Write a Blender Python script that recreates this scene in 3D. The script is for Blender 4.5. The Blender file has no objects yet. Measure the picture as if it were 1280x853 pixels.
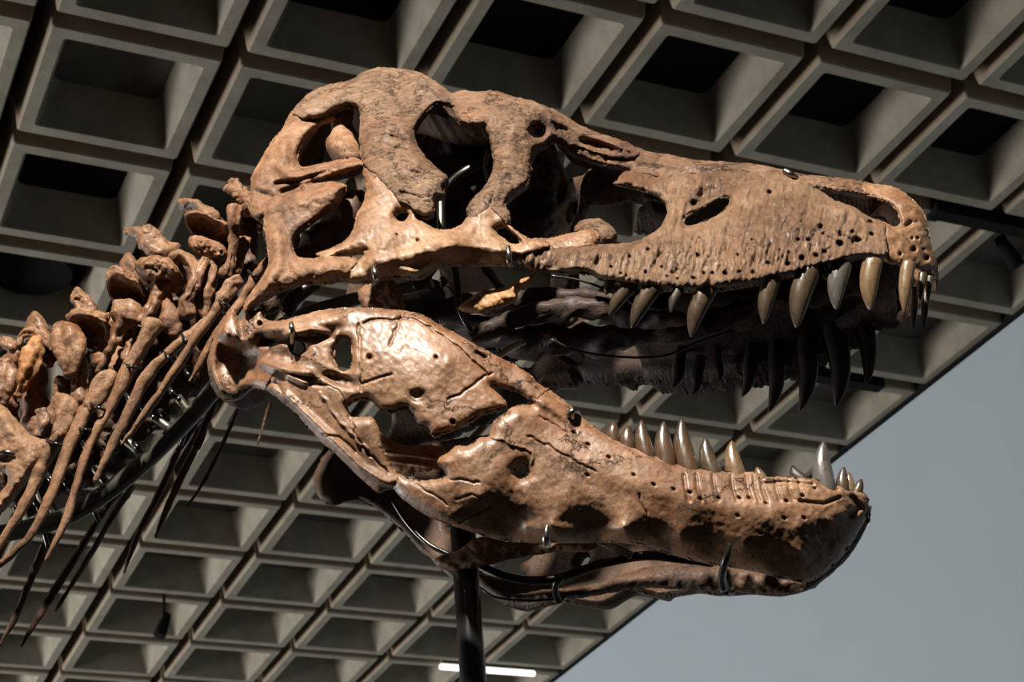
import bpy, math, random
import numpy as np
from mathutils import Matrix, Vector, kdtree
random.seed(7)
SC = bpy.context.scene
COL = SC.collection

# ------------------------------------------------------------------ camera
F_PX, PITCH, ROLL = 2217.45, 0.52163, -0.08928
CAM = np.array([0.0, 0.0, 1.6])
_cp, _sp, _cr, _sr = math.cos(PITCH), math.sin(PITCH), math.cos(ROLL), math.sin(ROLL)
C_F = np.array([0, _cp, _sp]); _up = np.array([0, -_sp, _cp]); _rt = np.array([1.0, 0, 0])
C_R = _rt * _cr + _up * _sr; C_U = -_rt * _sr + _up * _cr
cam_d = bpy.data.cameras.new('camera'); cam = bpy.data.objects.new('camera', cam_d); COL.objects.link(cam)
cam.matrix_world = Matrix(((C_R[0], C_U[0], -C_F[0], CAM[0]), (C_R[1], C_U[1], -C_F[1], CAM[1]),
                           (C_R[2], C_U[2], -C_F[2], CAM[2]), (0, 0, 0, 1)))
cam_d.sensor_width = 36.0; cam_d.lens = F_PX / 1280 * 36; cam_d.clip_end = 200
cam_d.dof.use_dof = True; cam_d.dof.focus_distance = 3.35; cam_d.dof.aperture_fstop = 11
SC.camera = cam

# ------------------------------------------------------------------ world, lamps, exposure
SC.view_settings.view_transform = 'Standard'; SC.view_settings.look = 'None'
SC.view_settings.gamma = 1; SC.view_settings.exposure = 0.0; SC.view_settings.use_curve_mapping = False
wd = bpy.data.worlds.new('world'); SC.world = wd; wd.use_nodes = True
wd.node_tree.nodes['Background'].inputs[0].default_value = (0.95, 0.96, 1.0, 1)
wd.node_tree.nodes['Background'].inputs[1].default_value = 0.024

def lamp(name, kind, loc, target, energy, color, **kw):
    d = bpy.data.lights.new(name, kind); d.energy = energy; d.color = color
    for k, v in kw.items(): setattr(d, k, v)
    o = bpy.data.objects.new(name, d); COL.objects.link(o); o.location = loc
    o.rotation_euler = (Vector(target) - Vector(loc)).to_track_quat('-Z', 'Y').to_euler()
    return o
SK = (0.15, 2.95, 3.40)            # middle of the skull, in metres
lamp('assumed_key_spot', 'SPOT', (-0.85, -0.45, 6.78), SK, 3300, (1.0, 0.92, 0.81), spot_size=math.radians(46), spot_blend=0.6, shadow_soft_size=0.11)  # unseen spotlight, assumed from the way the bones are lit
lamp('assumed_left_daylight', 'AREA', (-17.5, 10.0, 1.7), (1.6, 13.0, 5.6), 3300, (1.0, 0.975, 0.93), shape='RECTANGLE', size=12.0, size_y=3.8)  # added unseen area light, no real window; left daylight assumed from the lit coffers

# ------------------------------------------------------------------ materials
def new_mat(name):
    m = bpy.data.materials.new(name); m.use_nodes = True
    nt = m.node_tree; return m, nt, nt.nodes, nt.links, nt.nodes['Principled BSDF']

def ramp(n, stops):
    r = n.new('ShaderNodeValToRGB'); e = r.color_ramp.elements
    e[0].position, e[0].color = stops[0][0], (*stops[0][1], 1)
    e[1].position, e[1].color = stops[-1][0], (*stops[-1][1], 1)
    for p, c in stops[1:-1]:
        k = e.new(p); k.color = (*c, 1)
    return r

def bone_mat(name, dark, mid, light, rough=0.56, crack=0.6, wr=0.5, crack_scale=7.0, stretch=(1, 1, 1), coat=0.05, deep=0.006, cw=0.016, cm=0.47):
    m, nt, n, l, b = new_mat(name)
    tc = n.new('ShaderNodeTexCoord'); mp = n.new('ShaderNodeMapping'); mp.inputs['Scale'].default_value = stretch
    l.new(tc.outputs['Object'], mp.inputs[0])
    big = n.new('ShaderNodeTexNoise'); big.inputs['Scale'].default_value = 7; big.inputs['Detail'].default_value = 5; big.inputs['Roughness'].default_value = 0.62
    fine = n.new('ShaderNodeTexNoise'); fine.inputs['Scale'].default_value = 55; fine.inputs['Detail'].default_value = 8; fine.inputs['Roughness'].default_value = 0.65
    l.new(tc.outputs['Object'], big.inputs['Vector']); l.new(mp.outputs[0], fine.inputs['Vector'])
    mix = n.new('ShaderNodeMath'); mix.operation = 'MULTIPLY_ADD'; mix.inputs[1].default_value = 0.45
    sub = n.new('ShaderNodeMath'); sub.operation = 'MULTIPLY'; sub.inputs[1].default_value = 0.62
    l.new(big.outputs['Fac'], sub.inputs[0]); l.new(fine.outputs['Fac'], mix.inputs[0]); l.new(sub.outputs[0], mix.inputs[2])
    rp = ramp(n, [(0.37, dark), (0.475, tuple(0.35 * a + 0.65 * c for a, c in zip(dark, mid))), (0.53, mid), (0.60, tuple(0.6 * a + 0.4 * c for a, c in zip(mid, light))), (0.70, light)]); l.new(mix.outputs[0], rp.inputs[0])
    st = n.new('ShaderNodeTexNoise'); st.inputs['Scale'].default_value = 3.1; st.inputs['Detail'].default_value = 6; st.inputs['Roughness'].default_value = 0.7
    l.new(tc.outputs['Object'], st.inputs['Vector'])
    sr = ramp(n, [(0.46, (0, 0, 0)), (0.66, (1, 1, 1))]); l.new(st.outputs['Fac'], sr.inputs[0])
    sm_ = n.new('ShaderNodeMixRGB'); sm_.blend_type = 'MULTIPLY'; sm_.inputs[2].default_value = (0.70, 0.54, 0.42, 1)
    l.new(sr.outputs[0], sm_.inputs[0]); l.new(rp.outputs[0], sm_.inputs[1])
    sp = n.new('ShaderNodeTexNoise'); sp.inputs['Scale'].default_value = 190; sp.inputs['Detail'].default_value = 3
    l.new(mp.outputs[0], sp.inputs['Vector'])
    spr = ramp(n, [(0.30, (0.45, 0.38, 0.32)), (0.44, (1, 1, 1))]); l.new(sp.outputs['Fac'], spr.inputs[0])
    sm2 = n.new('ShaderNodeMixRGB'); sm2.blend_type = 'MULTIPLY'; sm2.inputs[0].default_value = 0.8
    l.new(sm_.outputs[0], sm2.inputs[1]); l.new(spr.outputs[0], sm2.inputs[2])
    # cracks
    dis = n.new('ShaderNodeMixRGB'); dis.blend_type = 'ADD'; dis.inputs[0].default_value = 0.10
    l.new(tc.outputs['Object'], dis.inputs[1]); l.new(fine.outputs['Color'], dis.inputs[2])
    vo = n.new('ShaderNodeTexVoronoi'); vo.feature = 'DISTANCE_TO_EDGE'; vo.inputs['Scale'].default_value = crack_scale
    l.new(dis.outputs[0], vo.inputs['Vector'])
    cr = ramp(n, [(0.0, (0, 0, 0)), (cw, (1, 1, 1))]); l.new(vo.outputs['Distance'], cr.inputs[0])
    msk = n.new('ShaderNodeTexNoise'); msk.inputs['Scale'].default_value = 4.5; msk.inputs['Detail'].default_value = 3
    l.new(tc.outputs['Object'], msk.inputs['Vector'])
    mr = ramp(n, [(cm, (1, 1, 1)), (cm + 0.09, (0, 0, 0))]); l.new(msk.outputs['Fac'], mr.inputs[0])
    mx = n.new('ShaderNodeMath'); mx.operation = 'MAXIMUM'; l.new(cr.outputs[0], mx.inputs[0]); l.new(mr.outputs[0], mx.inputs[1])
    mc = n.new('ShaderNodeMixRGB'); mc.blend_type = 'MULTIPLY'; mc.inputs[0].default_value = crack
    l.new(sm2.outputs[0], mc.inputs[1]); l.new(mx.outputs[0], mc.inputs[2])
    l.new(mc.outputs[0], b.inputs['Base Color'])
    # relief
    wn = n.new('ShaderNodeTexNoise'); wn.inputs['Scale'].default_value = 26; wn.inputs['Detail'].default_value = 9; wn.inputs['Roughness'].default_value = 0.7
    wn.inputs['Distortion'].default_value = 0.6; l.new(mp.outputs[0], wn.inputs['Vector'])
    b1 = n.new('ShaderNodeBump'); b1.inputs['Strength'].default_value = wr; b1.inputs['Distance'].default_value = deep
    l.new(wn.outputs['Fac'], b1.inputs['Height'])
    gr = n.new('ShaderNodeTexNoise'); gr.inputs['Scale'].default_value = 130; gr.inputs['Detail'].default_value = 7; gr.inputs['Roughness'].default_value = 0.7
    l.new(mp.outputs[0], gr.inputs['Vector'])
    b0 = n.new('ShaderNodeBump'); b0.inputs['Strength'].default_value = min(1.0, wr * 1.2); b0.inputs['Distance'].default_value = 0.004
    l.new(gr.outputs['Fac'], b0.inputs['Height']); l.new(b0.outputs[0], b1.inputs['Normal'])
    b2 = n.new('ShaderNodeBump'); b2.inputs['Strength'].default_value = crack; b2.inputs['Distance'].default_value = 0.003
    l.new(mx.outputs[0], b2.inputs['Height']); l.new(b1.outputs[0], b2.inputs['Normal']); l.new(b2.outputs[0], b.inputs['Normal'])
    rr = n.new('ShaderNodeMapRange'); rr.inputs[3].default_value = rough - 0.1; rr.inputs[4].default_value = rough + 0.16
    l.new(fine.outputs['Fac'], rr.inputs[0]); l.new(rr.outputs[0], b.inputs['Roughness'])
    b.inputs['Coat Weight'].default_value = coat; b.inputs['Coat Roughness'].default_value = 0.32; b.inputs['Specular IOR Level'].default_value = 0.35
    return m

def tooth_mat(name, base, tip, rough=0.28):
    m, nt, n, l, b = new_mat(name)
    at = n.new('ShaderNodeAttribute'); at.attribute_name = 'along'
    tc = n.new('ShaderNodeTexCoord'); nz = n.new('ShaderNodeTexNoise'); nz.inputs['Scale'].default_value = 60; nz.inputs['Detail'].default_value = 6
    mpt = n.new('ShaderNodeMapping'); mpt.inputs['Scale'].default_value = (2.2, 1, 0.45); l.new(tc.outputs['Object'], mpt.inputs[0]); l.new(mpt.outputs[0], nz.inputs['Vector'])
    ad = n.new('ShaderNodeMath'); ad.operation = 'MULTIPLY_ADD'; ad.inputs[1].default_value = 0.7
    s = n.new('ShaderNodeMath'); s.operation = 'SUBTRACT'; s.inputs[1].default_value = 0.35
    l.new(at.outputs['Fac'], s.inputs[0]); l.new(nz.outputs['Fac'], ad.inputs[0]); l.new(s.outputs[0], ad.inputs[2])
    md = tuple(0.5 * (x + y) for x, y in zip(base, tip))
    r = ramp(n, [(0.1, base), (0.35, tuple(x * 1.15 for x in base)), (0.55, md), (0.9, tip)]); l.new(ad.outputs[0], r.inputs[0])
    vo = n.new('ShaderNodeTexVoronoi'); vo.feature = 'DISTANCE_TO_EDGE'; vo.inputs['Scale'].default_value = 32
    l.new(tc.outputs['Object'], vo.inputs['Vector'])
    cr = ramp(n, [(0.0, (0.35, 0.3, 0.25)), (0.035, (1, 1, 1))]); l.new(vo.outputs['Distance'], cr.inputs[0])
    mc = n.new('ShaderNodeMixRGB'); mc.blend_type = 'MULTIPLY'; mc.inputs[0].default_value = 0.6
    l.new(r.outputs[0], mc.inputs[1]); l.new(cr.outputs[0], mc.inputs[2]); l.new(mc.outputs[0], b.inputs['Base Color'])
    bp = n.new('ShaderNodeBump'); bp.inputs['Strength'].default_value = 0.25; bp.inputs['Distance'].default_value = 0.004
    l.new(nz.outputs['Fac'], bp.inputs['Height']); l.new(bp.outputs[0], b.inputs['Normal'])
    b.inputs['Roughness'].default_value = rough; b.inputs['Coat Weight'].default_value = 0.3; b.inputs['Coat Roughness'].default_value = 0.15
    return m

def metal_mat(name, col, rough, metallic=1.0):
    m, nt, n, l, b = new_mat(name)
    tc = n.new('ShaderNodeTexCoord'); nz = n.new('ShaderNodeTexNoise'); nz.inputs['Scale'].default_value = 30; nz.inputs['Detail'].default_value = 6
    l.new(tc.outputs['Object'], nz.inputs['Vector'])
    r = n.new('ShaderNodeMapRange'); r.inputs[3].default_value = rough * 0.8; r.inputs[4].default_value = rough * 1.4
    l.new(nz.outputs['Fac'], r.inputs[0]); l.new(r.outputs[0], b.inputs['Roughness'])
    c = ramp(n, [(0.3, tuple(x * 0.75 for x in col)), (0.7, col)]); l.new(nz.outputs['Fac'], c.inputs[0]); l.new(c.outputs[0], b.inputs['Base Color'])
    b.inputs['Metallic'].default_value = metallic
    return m

def concrete_mat(name, a, c, scale=5.0, bump=0.25):
    m, nt, n, l, b = new_mat(name)
    tc = n.new('ShaderNodeTexCoord'); g = n.new('ShaderNodeNewGeometry')
    nz = n.new('ShaderNodeTexNoise'); nz.inputs['Scale'].default_value = scale; nz.inputs['Detail'].default_value = 8; nz.inputs['Roughness'].default_value = 0.6
    l.new(g.outputs['Position'], nz.inputs['Vector'])
    r = ramp(n, [(0.32, a), (0.68, c)]); l.new(nz.outputs['Fac'], r.inputs[0]); l.new(r.outputs[0], b.inputs['Base Color'])
    n2 = n.new('ShaderNodeTexNoise'); n2.inputs['Scale'].default_value = scale * 9; n2.inputs['Detail'].default_value = 6
    l.new(g.outputs['Position'], n2.inputs['Vector'])
    bp = n.new('ShaderNodeBump'); bp.inputs['Strength'].default_value = bump; bp.inputs['Distance'].default_value = 0.01
    l.new(n2.outputs['Fac'], bp.inputs['Height']); l.new(bp.outputs[0], b.inputs['Normal'])
    b.inputs['Roughness'].default_value = 0.85
    return m

M_FACE = bone_mat('tan_bone', (0.115, 0.054, 0.026), (0.25, 0.142, 0.077), (0.38, 0.245, 0.148), crack=0.55, wr=0.32, rough=0.46, coat=0.12)
M_WRNK = bone_mat('wrinkled_tan_bone', (0.095, 0.044, 0.020), (0.22, 0.124, 0.068), (0.37, 0.235, 0.142), crack=0.6, wr=1.0, rough=0.48, coat=0.12, stretch=(2.0, 2.0, 0.6), deep=0.011)
M_ROOF = bone_mat('rough_roof_bone', (0.105, 0.054, 0.029), (0.225, 0.135, 0.081), (0.35, 0.23, 0.148), crack=0.9, wr=1.0, crack_scale=13, stretch=(1.0, 1.0, 1.9), deep=0.008, cw=0.03, cm=0.38)
M_BACK = bone_mat('reddish_bone', (0.075, 0.033, 0.015), (0.20, 0.10, 0.049), (0.35, 0.205, 0.115), crack=0.5, wr=0.5)
M_JAW = bone_mat('jaw_bone', (0.10, 0.048, 0.025), (0.235, 0.128, 0.070), (0.37, 0.232, 0.14), crack=0.8, cw=0.02, cm=0.44, wr=0.28, crack_scale=6, rough=0.43, coat=0.24)
M_NECK = bone_mat('neck_bone', (0.075, 0.032, 0.013), (0.205, 0.108, 0.052), (0.38, 0.235, 0.125), crack=0.6, wr=0.6, rough=0.44, coat=0.15)
M_RIB = bone_mat('rib_bone', (0.095, 0.045, 0.020), (0.225, 0.125, 0.065), (0.37, 0.235, 0.135), crack=0.4, wr=0.6, rough=0.48)
M_SHADED = bone_mat('shaded_bone', (0.030, 0.014, 0.008), (0.075, 0.038, 0.020), (0.14, 0.076, 0.042), crack=0.5, wr=0.5)  # shade of the far side and interior put into the bone colour
M_DEEPSHADE = bone_mat('deep_shade_bone', (0.016, 0.008, 0.005), (0.040, 0.021, 0.012), (0.085, 0.047, 0.027), crack=0.5, wr=0.6)  # deepest shade painted in: palate, braincase and far upper jaw
M_AMBER = bone_mat('amber_bone', (0.19, 0.08, 0.028), (0.38, 0.195, 0.077), (0.53, 0.32, 0.155), crack=0.5, wr=0.4)
M_STEEL = metal_mat('dark_steel', (0.055, 0.052, 0.047), 0.28)
M_RAIL = metal_mat('brushed_rail_steel', (0.13, 0.122, 0.10), 0.36, 0.75)
M_SILVER = metal_mat('steel', (0.34, 0.32, 0.28), 0.25)
M_BLACK = metal_mat('black_lacquer', (0.012, 0.012, 0.012), 0.22, 0.0)
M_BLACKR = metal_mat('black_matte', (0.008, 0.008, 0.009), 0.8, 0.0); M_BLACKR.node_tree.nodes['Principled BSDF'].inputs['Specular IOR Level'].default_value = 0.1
M_CONC = concrete_mat('concrete', (0.19, 0.168, 0.128), (0.275, 0.248, 0.198))
M_JOINT = concrete_mat('brown_joint', (0.20, 0.15, 0.10), (0.28, 0.21, 0.145))
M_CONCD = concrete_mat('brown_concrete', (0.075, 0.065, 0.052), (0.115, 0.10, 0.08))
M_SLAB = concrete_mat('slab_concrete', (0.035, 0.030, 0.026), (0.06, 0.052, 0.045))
M_WALL = concrete_mat('grey_blue_plaster', (0.335, 0.395, 0.44), (0.35, 0.41, 0.46), 1.5, 0.03)
M_FLOOR = concrete_mat('floor_stone', (0.045, 0.040, 0.034), (0.065, 0.058, 0.05), 1.0, 0.1)

# ------------------------------------------------------------------ helpers: objects
def mesh_from(name, v, f, mat, smooth=True, along=None):
    me = bpy.data.meshes.new(name)
    v = np.asarray(v, dtype=np.float32)
    if isinstance(f, np.ndarray):
        nf = len(f); k = f.shape[1]
        me.vertices.add(len(v)); me.vertices.foreach_set('co', v.ravel())
        me.loops.add(nf * k); me.loops.foreach_set('vertex_index', f.astype(np.int32).ravel())
        me.polygons.add(nf); me.polygons.foreach_set('loop_start', np.arange(0, nf * k, k, dtype=np.int32))
        me.update(calc_edges=True); me.validate()
    else:
        me.from_pydata([tuple(map(float, p)) for p in v], [], f); me.update()
    if smooth: me.polygons.foreach_set('use_smooth', np.ones(len(me.polygons), dtype=bool))
    if along is not None:
        a = me.attributes.new('along', 'FLOAT', 'POINT'); a.data.foreach_set('value', np.asarray(along, dtype=np.float32))
    me.materials.append(mat)
    return me

def tag(o, label=None, cat=None, group=None, kind=None):
    for k, v in (('label', label), ('category', cat), ('group', group), ('kind', kind)):
        if v: o[k] = v
    return o

def part(name, me, parent, label=None):
    o = bpy.data.objects.new(name, me); COL.objects.link(o); o.parent = parent
    if label: o['label'] = label
    return o

# skull frame: x towards the snout, y away from the camera, z up
YAW = math.radians(14.0); D0 = 3.30
def ray_dir(u, v):
    u = np.asarray(u, float); v = np.asarray(v, float)
    return C_F + ((u - 640) / F_PX)[..., None] * C_R - ((v - 426.5) / F_PX)[..., None] * C_U
_d = ray_dir(740, 380)
ORG = CAM + _d * D0
AX = np.array([math.cos(YAW), -math.sin(YAW), 0]); AY = np.array([math.sin(YAW), math.cos(YAW), 0]); AZ = np.array([0, 0, 1.0])
RM = np.stack([AX, AY, AZ])                    # world -> skull frame
def W2S(p): return (np.asarray(p) - ORG) @ RM.T
def S2W(p): return np.asarray(p) @ RM + ORG
CS = W2S(CAM)
def pos(u, v, w):
    """point where the sight line of pixel (u, v) meets the plane w metres to this side of the skull's mid-plane"""
    d = ray_dir(u, v) @ RM.T
    t = (-np.asarray(w, float) - CS[1]) / d[..., 1]
    return CS + t[..., None] * d

def thing(name, label, cat, p0, group=None):
    o = bpy.data.objects.new(name, None); COL.objects.link(o); o.empty_display_size = 0.05
    o.matrix_world = Matrix.Translation(Vector(S2W(p0))) @ Matrix.Rotation(-YAW, 4, 'Z')
    o['p0'] = [float(x) for x in p0]
    tag(o, label, cat, group)
    return o
def P0(o): return np.array(o['p0'])

# ------------------------------------------------------------------ helpers: noise and shapes
def _hash(ix, iy, seed):
    h = (ix.astype(np.int64) * 374761393 + iy.astype(np.int64) * 668265263 + seed * 1442695041) & 0xffffffff
    h = ((h ^ (h >> 13)) * 1274126177) & 0xffffffff
    return ((h ^ (h >> 16)) & 0xffff) / 65535.0
def vnoise(x, y, seed=0):
    ix = np.floor(x); iy = np.floor(y); fx = x - ix; fy = y - iy
    fx = fx * fx * (3 - 2 * fx); fy = fy * fy * (3 - 2 * fy)
    a = _hash(ix, iy, seed); b = _hash(ix + 1, iy, seed); c = _hash(ix, iy + 1, seed); d = _hash(ix + 1, iy + 1, seed)
    return (a + (b - a) * fx) * (1 - fy) + (c + (d - c) * fx) * fy - 0.5
def fbm(x, y, seed=0, oct=4):
    s = 0; a = 1.0
    for k in range(oct):
        s = s + a * vnoise(x, y, seed + k * 17); x = x * 2.03 + 5.3; y = y * 2.03 - 3.1; a *= 0.5
    return s

def smooth_poly(p, n=4):
    p = np.asarray(p, float); out = []
    N = len(p)
    for i in range(N):
        a, b, c, d = p[i - 1], p[i], p[(i + 1) % N], p[(i + 2) % N]
        for k in range(n):
            t = k / n
            out.append(0.5 * ((2 * b) + (c - a) * t + (2 * a - 5 * b + 4 * c - d) * t * t + (3 * b - a - 3 * c + d) * t ** 3))
    return np.array(out)

def seg_dist(x, y, pts, closed=False):
    """distance to a polyline and (for closed ones) inside test"""
    shp = x.shape; x = x.ravel(); y = y.ravel()
    best = np.full(x.shape, 1e18); ins = np.zeros(x.shape, bool)
    n = len(pts); rng = range(n) if closed else range(n - 1)
    for i in rng:
        ax, ay = pts[i]; bx, by = pts[(i + 1) % n]
        dx, dy = bx - ax, by - ay; L = dx * dx + dy * dy + 1e-12
        t = np.clip(((x - ax) * dx + (y - ay) * dy) / L, 0, 1)
        best = np.minimum(best, (x - ax - t * dx) ** 2 + (y - ay - t * dy) ** 2)
        if closed:
            c = (ay > y) != (by > y)
            if dy != 0: ins ^= c & (x < (y - ay) / dy * dx + ax)
    return np.sqrt(best).reshape(shp), ins.reshape(shp)
def sdf(x, y, poly):
    d, i = seg_dist(x, y, poly, True); return np.where(i, d, -d)
def ell(cx, cy, rx, ry, rot=0, n=14, jit=0.0, seed=1):
    r = random.Random(seed); o = []
    for k in range(n):
        a = 2 * math.pi * k / n; s = 1 + r.uniform(-jit, jit); x, y = rx * math.cos(a) * s, ry * math.sin(a) * s
        o.append((cx + x * math.cos(rot) - y * math.sin(rot), cy + x * math.sin(rot) + y * math.cos(rot)))
    return o

class Rbf:
    """smooth half-width over the traced outline"""
    def __init__(s, pts, smooth=1e-3):
        p = np.array(pts, float); s.c = p[:, :2] / 200.0; n = len(p)
        K = s.k(np.linalg.norm(s.c[:, None] - s.c[None], axis=2)) + smooth * np.eye(n)
        A = np.zeros((n + 3, n + 3)); A[:n, :n] = K; A[:n, n] = 1; A[:n, n + 1:] = s.c; A[n:, :n] = A[:n, n:].T
        s.w = np.linalg.solve(A, np.concatenate([p[:, 2], [0, 0, 0]]))
    @staticmethod
    def k(r): return r
    def __call__(s, u, v):
        q = np.stack([np.asarray(u, float).ravel(), np.asarray(v, float).ravel()], 1) / 200.0
        r = s.k(np.linalg.norm(q[:, None] - s.c[None], axis=2)); n = len(s.c)
        return (r @ s.w[:n] + s.w[n] + q @ s.w[n + 1:]).reshape(np.shape(u))

# relief features, all in the traced frame: ridges / grooves along a line, pits, bumps, steps
def f_line(pts, width, h): return lambda u, v: h * np.exp(-(seg_dist(u, v, pts)[0] / width) ** 2)
def f_pit(cx, cy, r, h, ry=None, rot=0.0):
    ry = ry or r
    def f(u, v):
        a = (u - cx) * math.cos(rot) + (v - cy) * math.sin(rot); b = -(u - cx) * math.sin(rot) + (v - cy) * math.cos(rot)
        q = (a / r) ** 2 + (b / ry) ** 2
        return h * np.exp(-q ** 1.5)
    return f
def f_step(poly, width, h):
    def f(u, v):
        t = np.clip(sdf(u, v, poly) / width * 0.5 + 0.5, 0, 1); return h * t * t * (3 - 2 * t)
    return f
def f_noise(scale, amp, seed, ax=1.0, ay=1.0, rot=0.0, oct=4):
    def f(u, v):
        a = u * math.cos(rot) + v * math.sin(rot); b = -u * math.sin(rot) + v * math.cos(rot)
        return amp * fbm(a / scale * ax, b / scale * ay, seed, oct)
    return f

class Union:
    """distance to the rim of several outlines taken together"""
    def __init__(s, polys, holes):
        allp = np.concatenate([np.asarray(p) for p in polys])
        s.x0, s.y0 = np.floor(allp.min(0)) - 3; x1, y1 = np.ceil(allp.max(0)) + 3
        gx, gy = np.meshgrid(np.arange(s.x0, x1), np.arange(s.y0, y1))
        m = np.zeros(gx.shape, bool)
        for p in polys: m |= sdf(gx, gy, p) > -1.2
        for h in holes: m &= ~(sdf(gx, gy, h) > 0)
        er = m[1:-1, 1:-1] & m[:-2, 1:-1] & m[2:, 1:-1] & m[1:-1, :-2] & m[1:-1, 2:]
        edge = m.copy(); edge[1:-1, 1:-1] &= ~er
        ys, xs = np.nonzero(edge)
        s.kd = kdtree.KDTree(len(xs))
        for i, (a, b) in enumerate(zip(xs, ys)): s.kd.insert((a + s.x0, b + s.y0, 0), i)
        s.kd.balance()
    def __call__(s, u, v):
        return np.array([s.kd.find((a, b, 0))[2] for a, b in zip(u, v)])

def tri_grid(x0, y0, x1, y1, step, fn):
    """triangulate the region fn > 0 on a grid, rim points placed on fn = 0"""
    xs = np.arange(x0, x1 + step, step); ys = np.arange(y0, y1 + step, step)
    gx, gy = np.meshgrid(xs, ys); f = fn(gx, gy); f = np.where(np.abs(f) < 0.12 * step, np.where(f >= 0, 0.12, -0.12) * step, f)
    H, W = f.shape; idx = np.arange(H * W).reshape(H, W)
    fl = f.ravel(); X = gx.ravel(); Y = gy.ravel()
    a = idx[:-1, :-1].ravel(); b = idx[:-1, 1:].ravel(); c = idx[1:, 1:].ravel(); d = idx[1:, :-1].ravel()
    T = np.concatenate([np.stack([a, b, c], 1), np.stack([a, c, d], 1)])
    ins = fl[T] > 0; k = ins.sum(1); out = [T[k == 3]]
    ev = {}; ex = []; base = H * W
    def cut(p, q):
        key = np.minimum(p, q) * (base + 1) + np.maximum(p, q); r = np.empty(len(p), np.int64)
        for i, (kk, pp, qq) in enumerate(zip(key.tolist(), p.tolist(), q.tolist())):
            if kk not in ev:
                t = fl[pp] / (fl[pp] - fl[qq]); ev[kk] = base + len(ex); ex.append((X[pp] + t * (X[qq] - X[pp]), Y[pp] + t * (Y[qq] - Y[pp])))
            r[i] = ev[kk]
        return r
    for s in range(3):
        p, q, r = T[:, s], T[:, (s + 1) % 3], T[:, (s + 2) % 3]
        m = (k == 1) & ins[:, s]
        if m.any(): out.append(np.stack([p[m], cut(p[m], q[m]), cut(p[m], r[m])], 1))
        m = (k == 2) & ~ins[:, s]
        if m.any():
            e1 = cut(q[m], p[m]); e2 = cut(r[m], p[m])
            out.append(np.stack([q[m], r[m], e2], 1)); out.append(np.stack([q[m], e2, e1], 1))
    T = np.concatenate(out); P = np.concatenate([np.stack([X, Y], 1), np.array(ex).reshape(-1, 2)])
    use = np.unique(T); mp = np.full(len(P), -1); mp[use] = np.arange(len(use))
    T = mp[T]; P = P[use]
    E = np.concatenate([T[:, [0, 1]], T[:, [1, 2]], T[:, [2, 0]]])
    key = np.sort(E, 1); key = key[:, 0] * len(P) + key[:, 1]
    u, inv, cnt = np.unique(key, return_inverse=True, return_counts=True)
    return P[:, 0], P[:, 1], T, E[cnt[inv] == 1]

def shell(name, poly, mat, wfun, holes=(), union=None, step=1.5, rnd=16, h=0.02, back=0.02, off=0.0, feats=(), edge=0.9, seed=0,
          seam=0.0025, over=0.8, sm=4, back_rnd=None, ret=False):
    """a bone plate: traced rim, curved mid-surface (wfun), rounded outer face with relief, rounded inner face"""
    poly = smooth_poly(poly, sm) if sm > 1 else np.asarray(poly, float)
    hp = [smooth_poly(q, 3) for q in holes]
    def fn(x, y):
        s = sdf(x, y, poly) + over
        for q in hp: s = np.minimum(s, -sdf(x, y, q))
        return s + edge * 2.2 * fbm(x / 7.0, y / 7.0, seed + 91, 3)
    x0, y0 = poly.min(0) - 4; x1, y1 = poly.max(0) + 4
    u, v, T, B = tri_grid(x0, y0, x1, y1, step, fn)
    own = np.maximum(fn(u, v), 0); du = union(u, v) if union else own
    du = np.maximum(du - 0.6, 0)
    def pil(d, r): t = np.clip(d / r, 0, 1); return np.sqrt(np.maximum(1 - (1 - t) ** 2, 0))
    hf = h * pil(du, rnd) - seam * np.exp(-(own / 1.3) ** 2) * (du > 4)
    fade = np.clip(du / 5.0, 0, 1)
    for g in feats: hf = hf + g(u, v) * fade
    w = wfun(u, v) + off
    fr = pos(u, v, w + hf); mid = pos(u, v, w)
    bk = mid.copy(); bk[:, 1] += 0.0012 + back * pil(du, back_rnd or rnd * 0.8) + np.clip(-hf, 0, None)
    n = len(u); V = np.concatenate([fr, bk])
    # orient outward: front faces towards the camera
    a, b, c = fr[T[:, 0]], fr[T[:, 1]], fr[T[:, 2]]
    nrm = np.cross(b - a, c - a); flip = (nrm * (CS - a)).sum(1).sum() < 0
    TT = T[:, ::-1] if flip else T; BB = B[:, ::-1] if flip else B
    side = np.concatenate([np.stack([BB[:, 0], BB[:, 0] + n, BB[:, 1]], 1), np.stack([BB[:, 1], BB[:, 0] + n, BB[:, 1] + n], 1)])
    FF = np.concatenate([TT, TT[:, ::-1] + n, side])
    return V, FF

def add_shell(parent, name, mat, label=None, mirror=None, **kw):
    V, FF = shell(name, mat=mat, **kw)
    p0 = P0(parent); me = mesh_from(name, V - p0, FF, mat)
    o = part(name, me, parent, label)
    if mirror:                                     # the same bone on the far side of the head
        Vm = V.copy(); Vm[:, 1] *= -1
        part(name, mesh_from(name, Vm - p0, FF[:, ::-1], mirror), parent)
    return o

def spline(pts, n):
    """Catmull-Rom through rows of pts"""
    p = np.asarray(pts, float)
    if len(p) == 2: return p[0] + (p[1] - p[0]) * np.linspace(0, 1, n)[:, None]
    q = np.concatenate([[2 * p[0] - p[1]], p, [2 * p[-1] - p[-2]]]); out = []
    t = np.linspace(0, len(p) - 1 - 1e-9, n)
    for s in t:
        i = int(s); f = s - i; a, b, c, d = q[i:i + 4]
        out.append(0.5 * ((2 * b) + (c - a) * f + (2 * a - 5 * b + 4 * c - d) * f * f + (3 * b - a - 3 * c + d) * f ** 3))
    return np.array(out)

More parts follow.
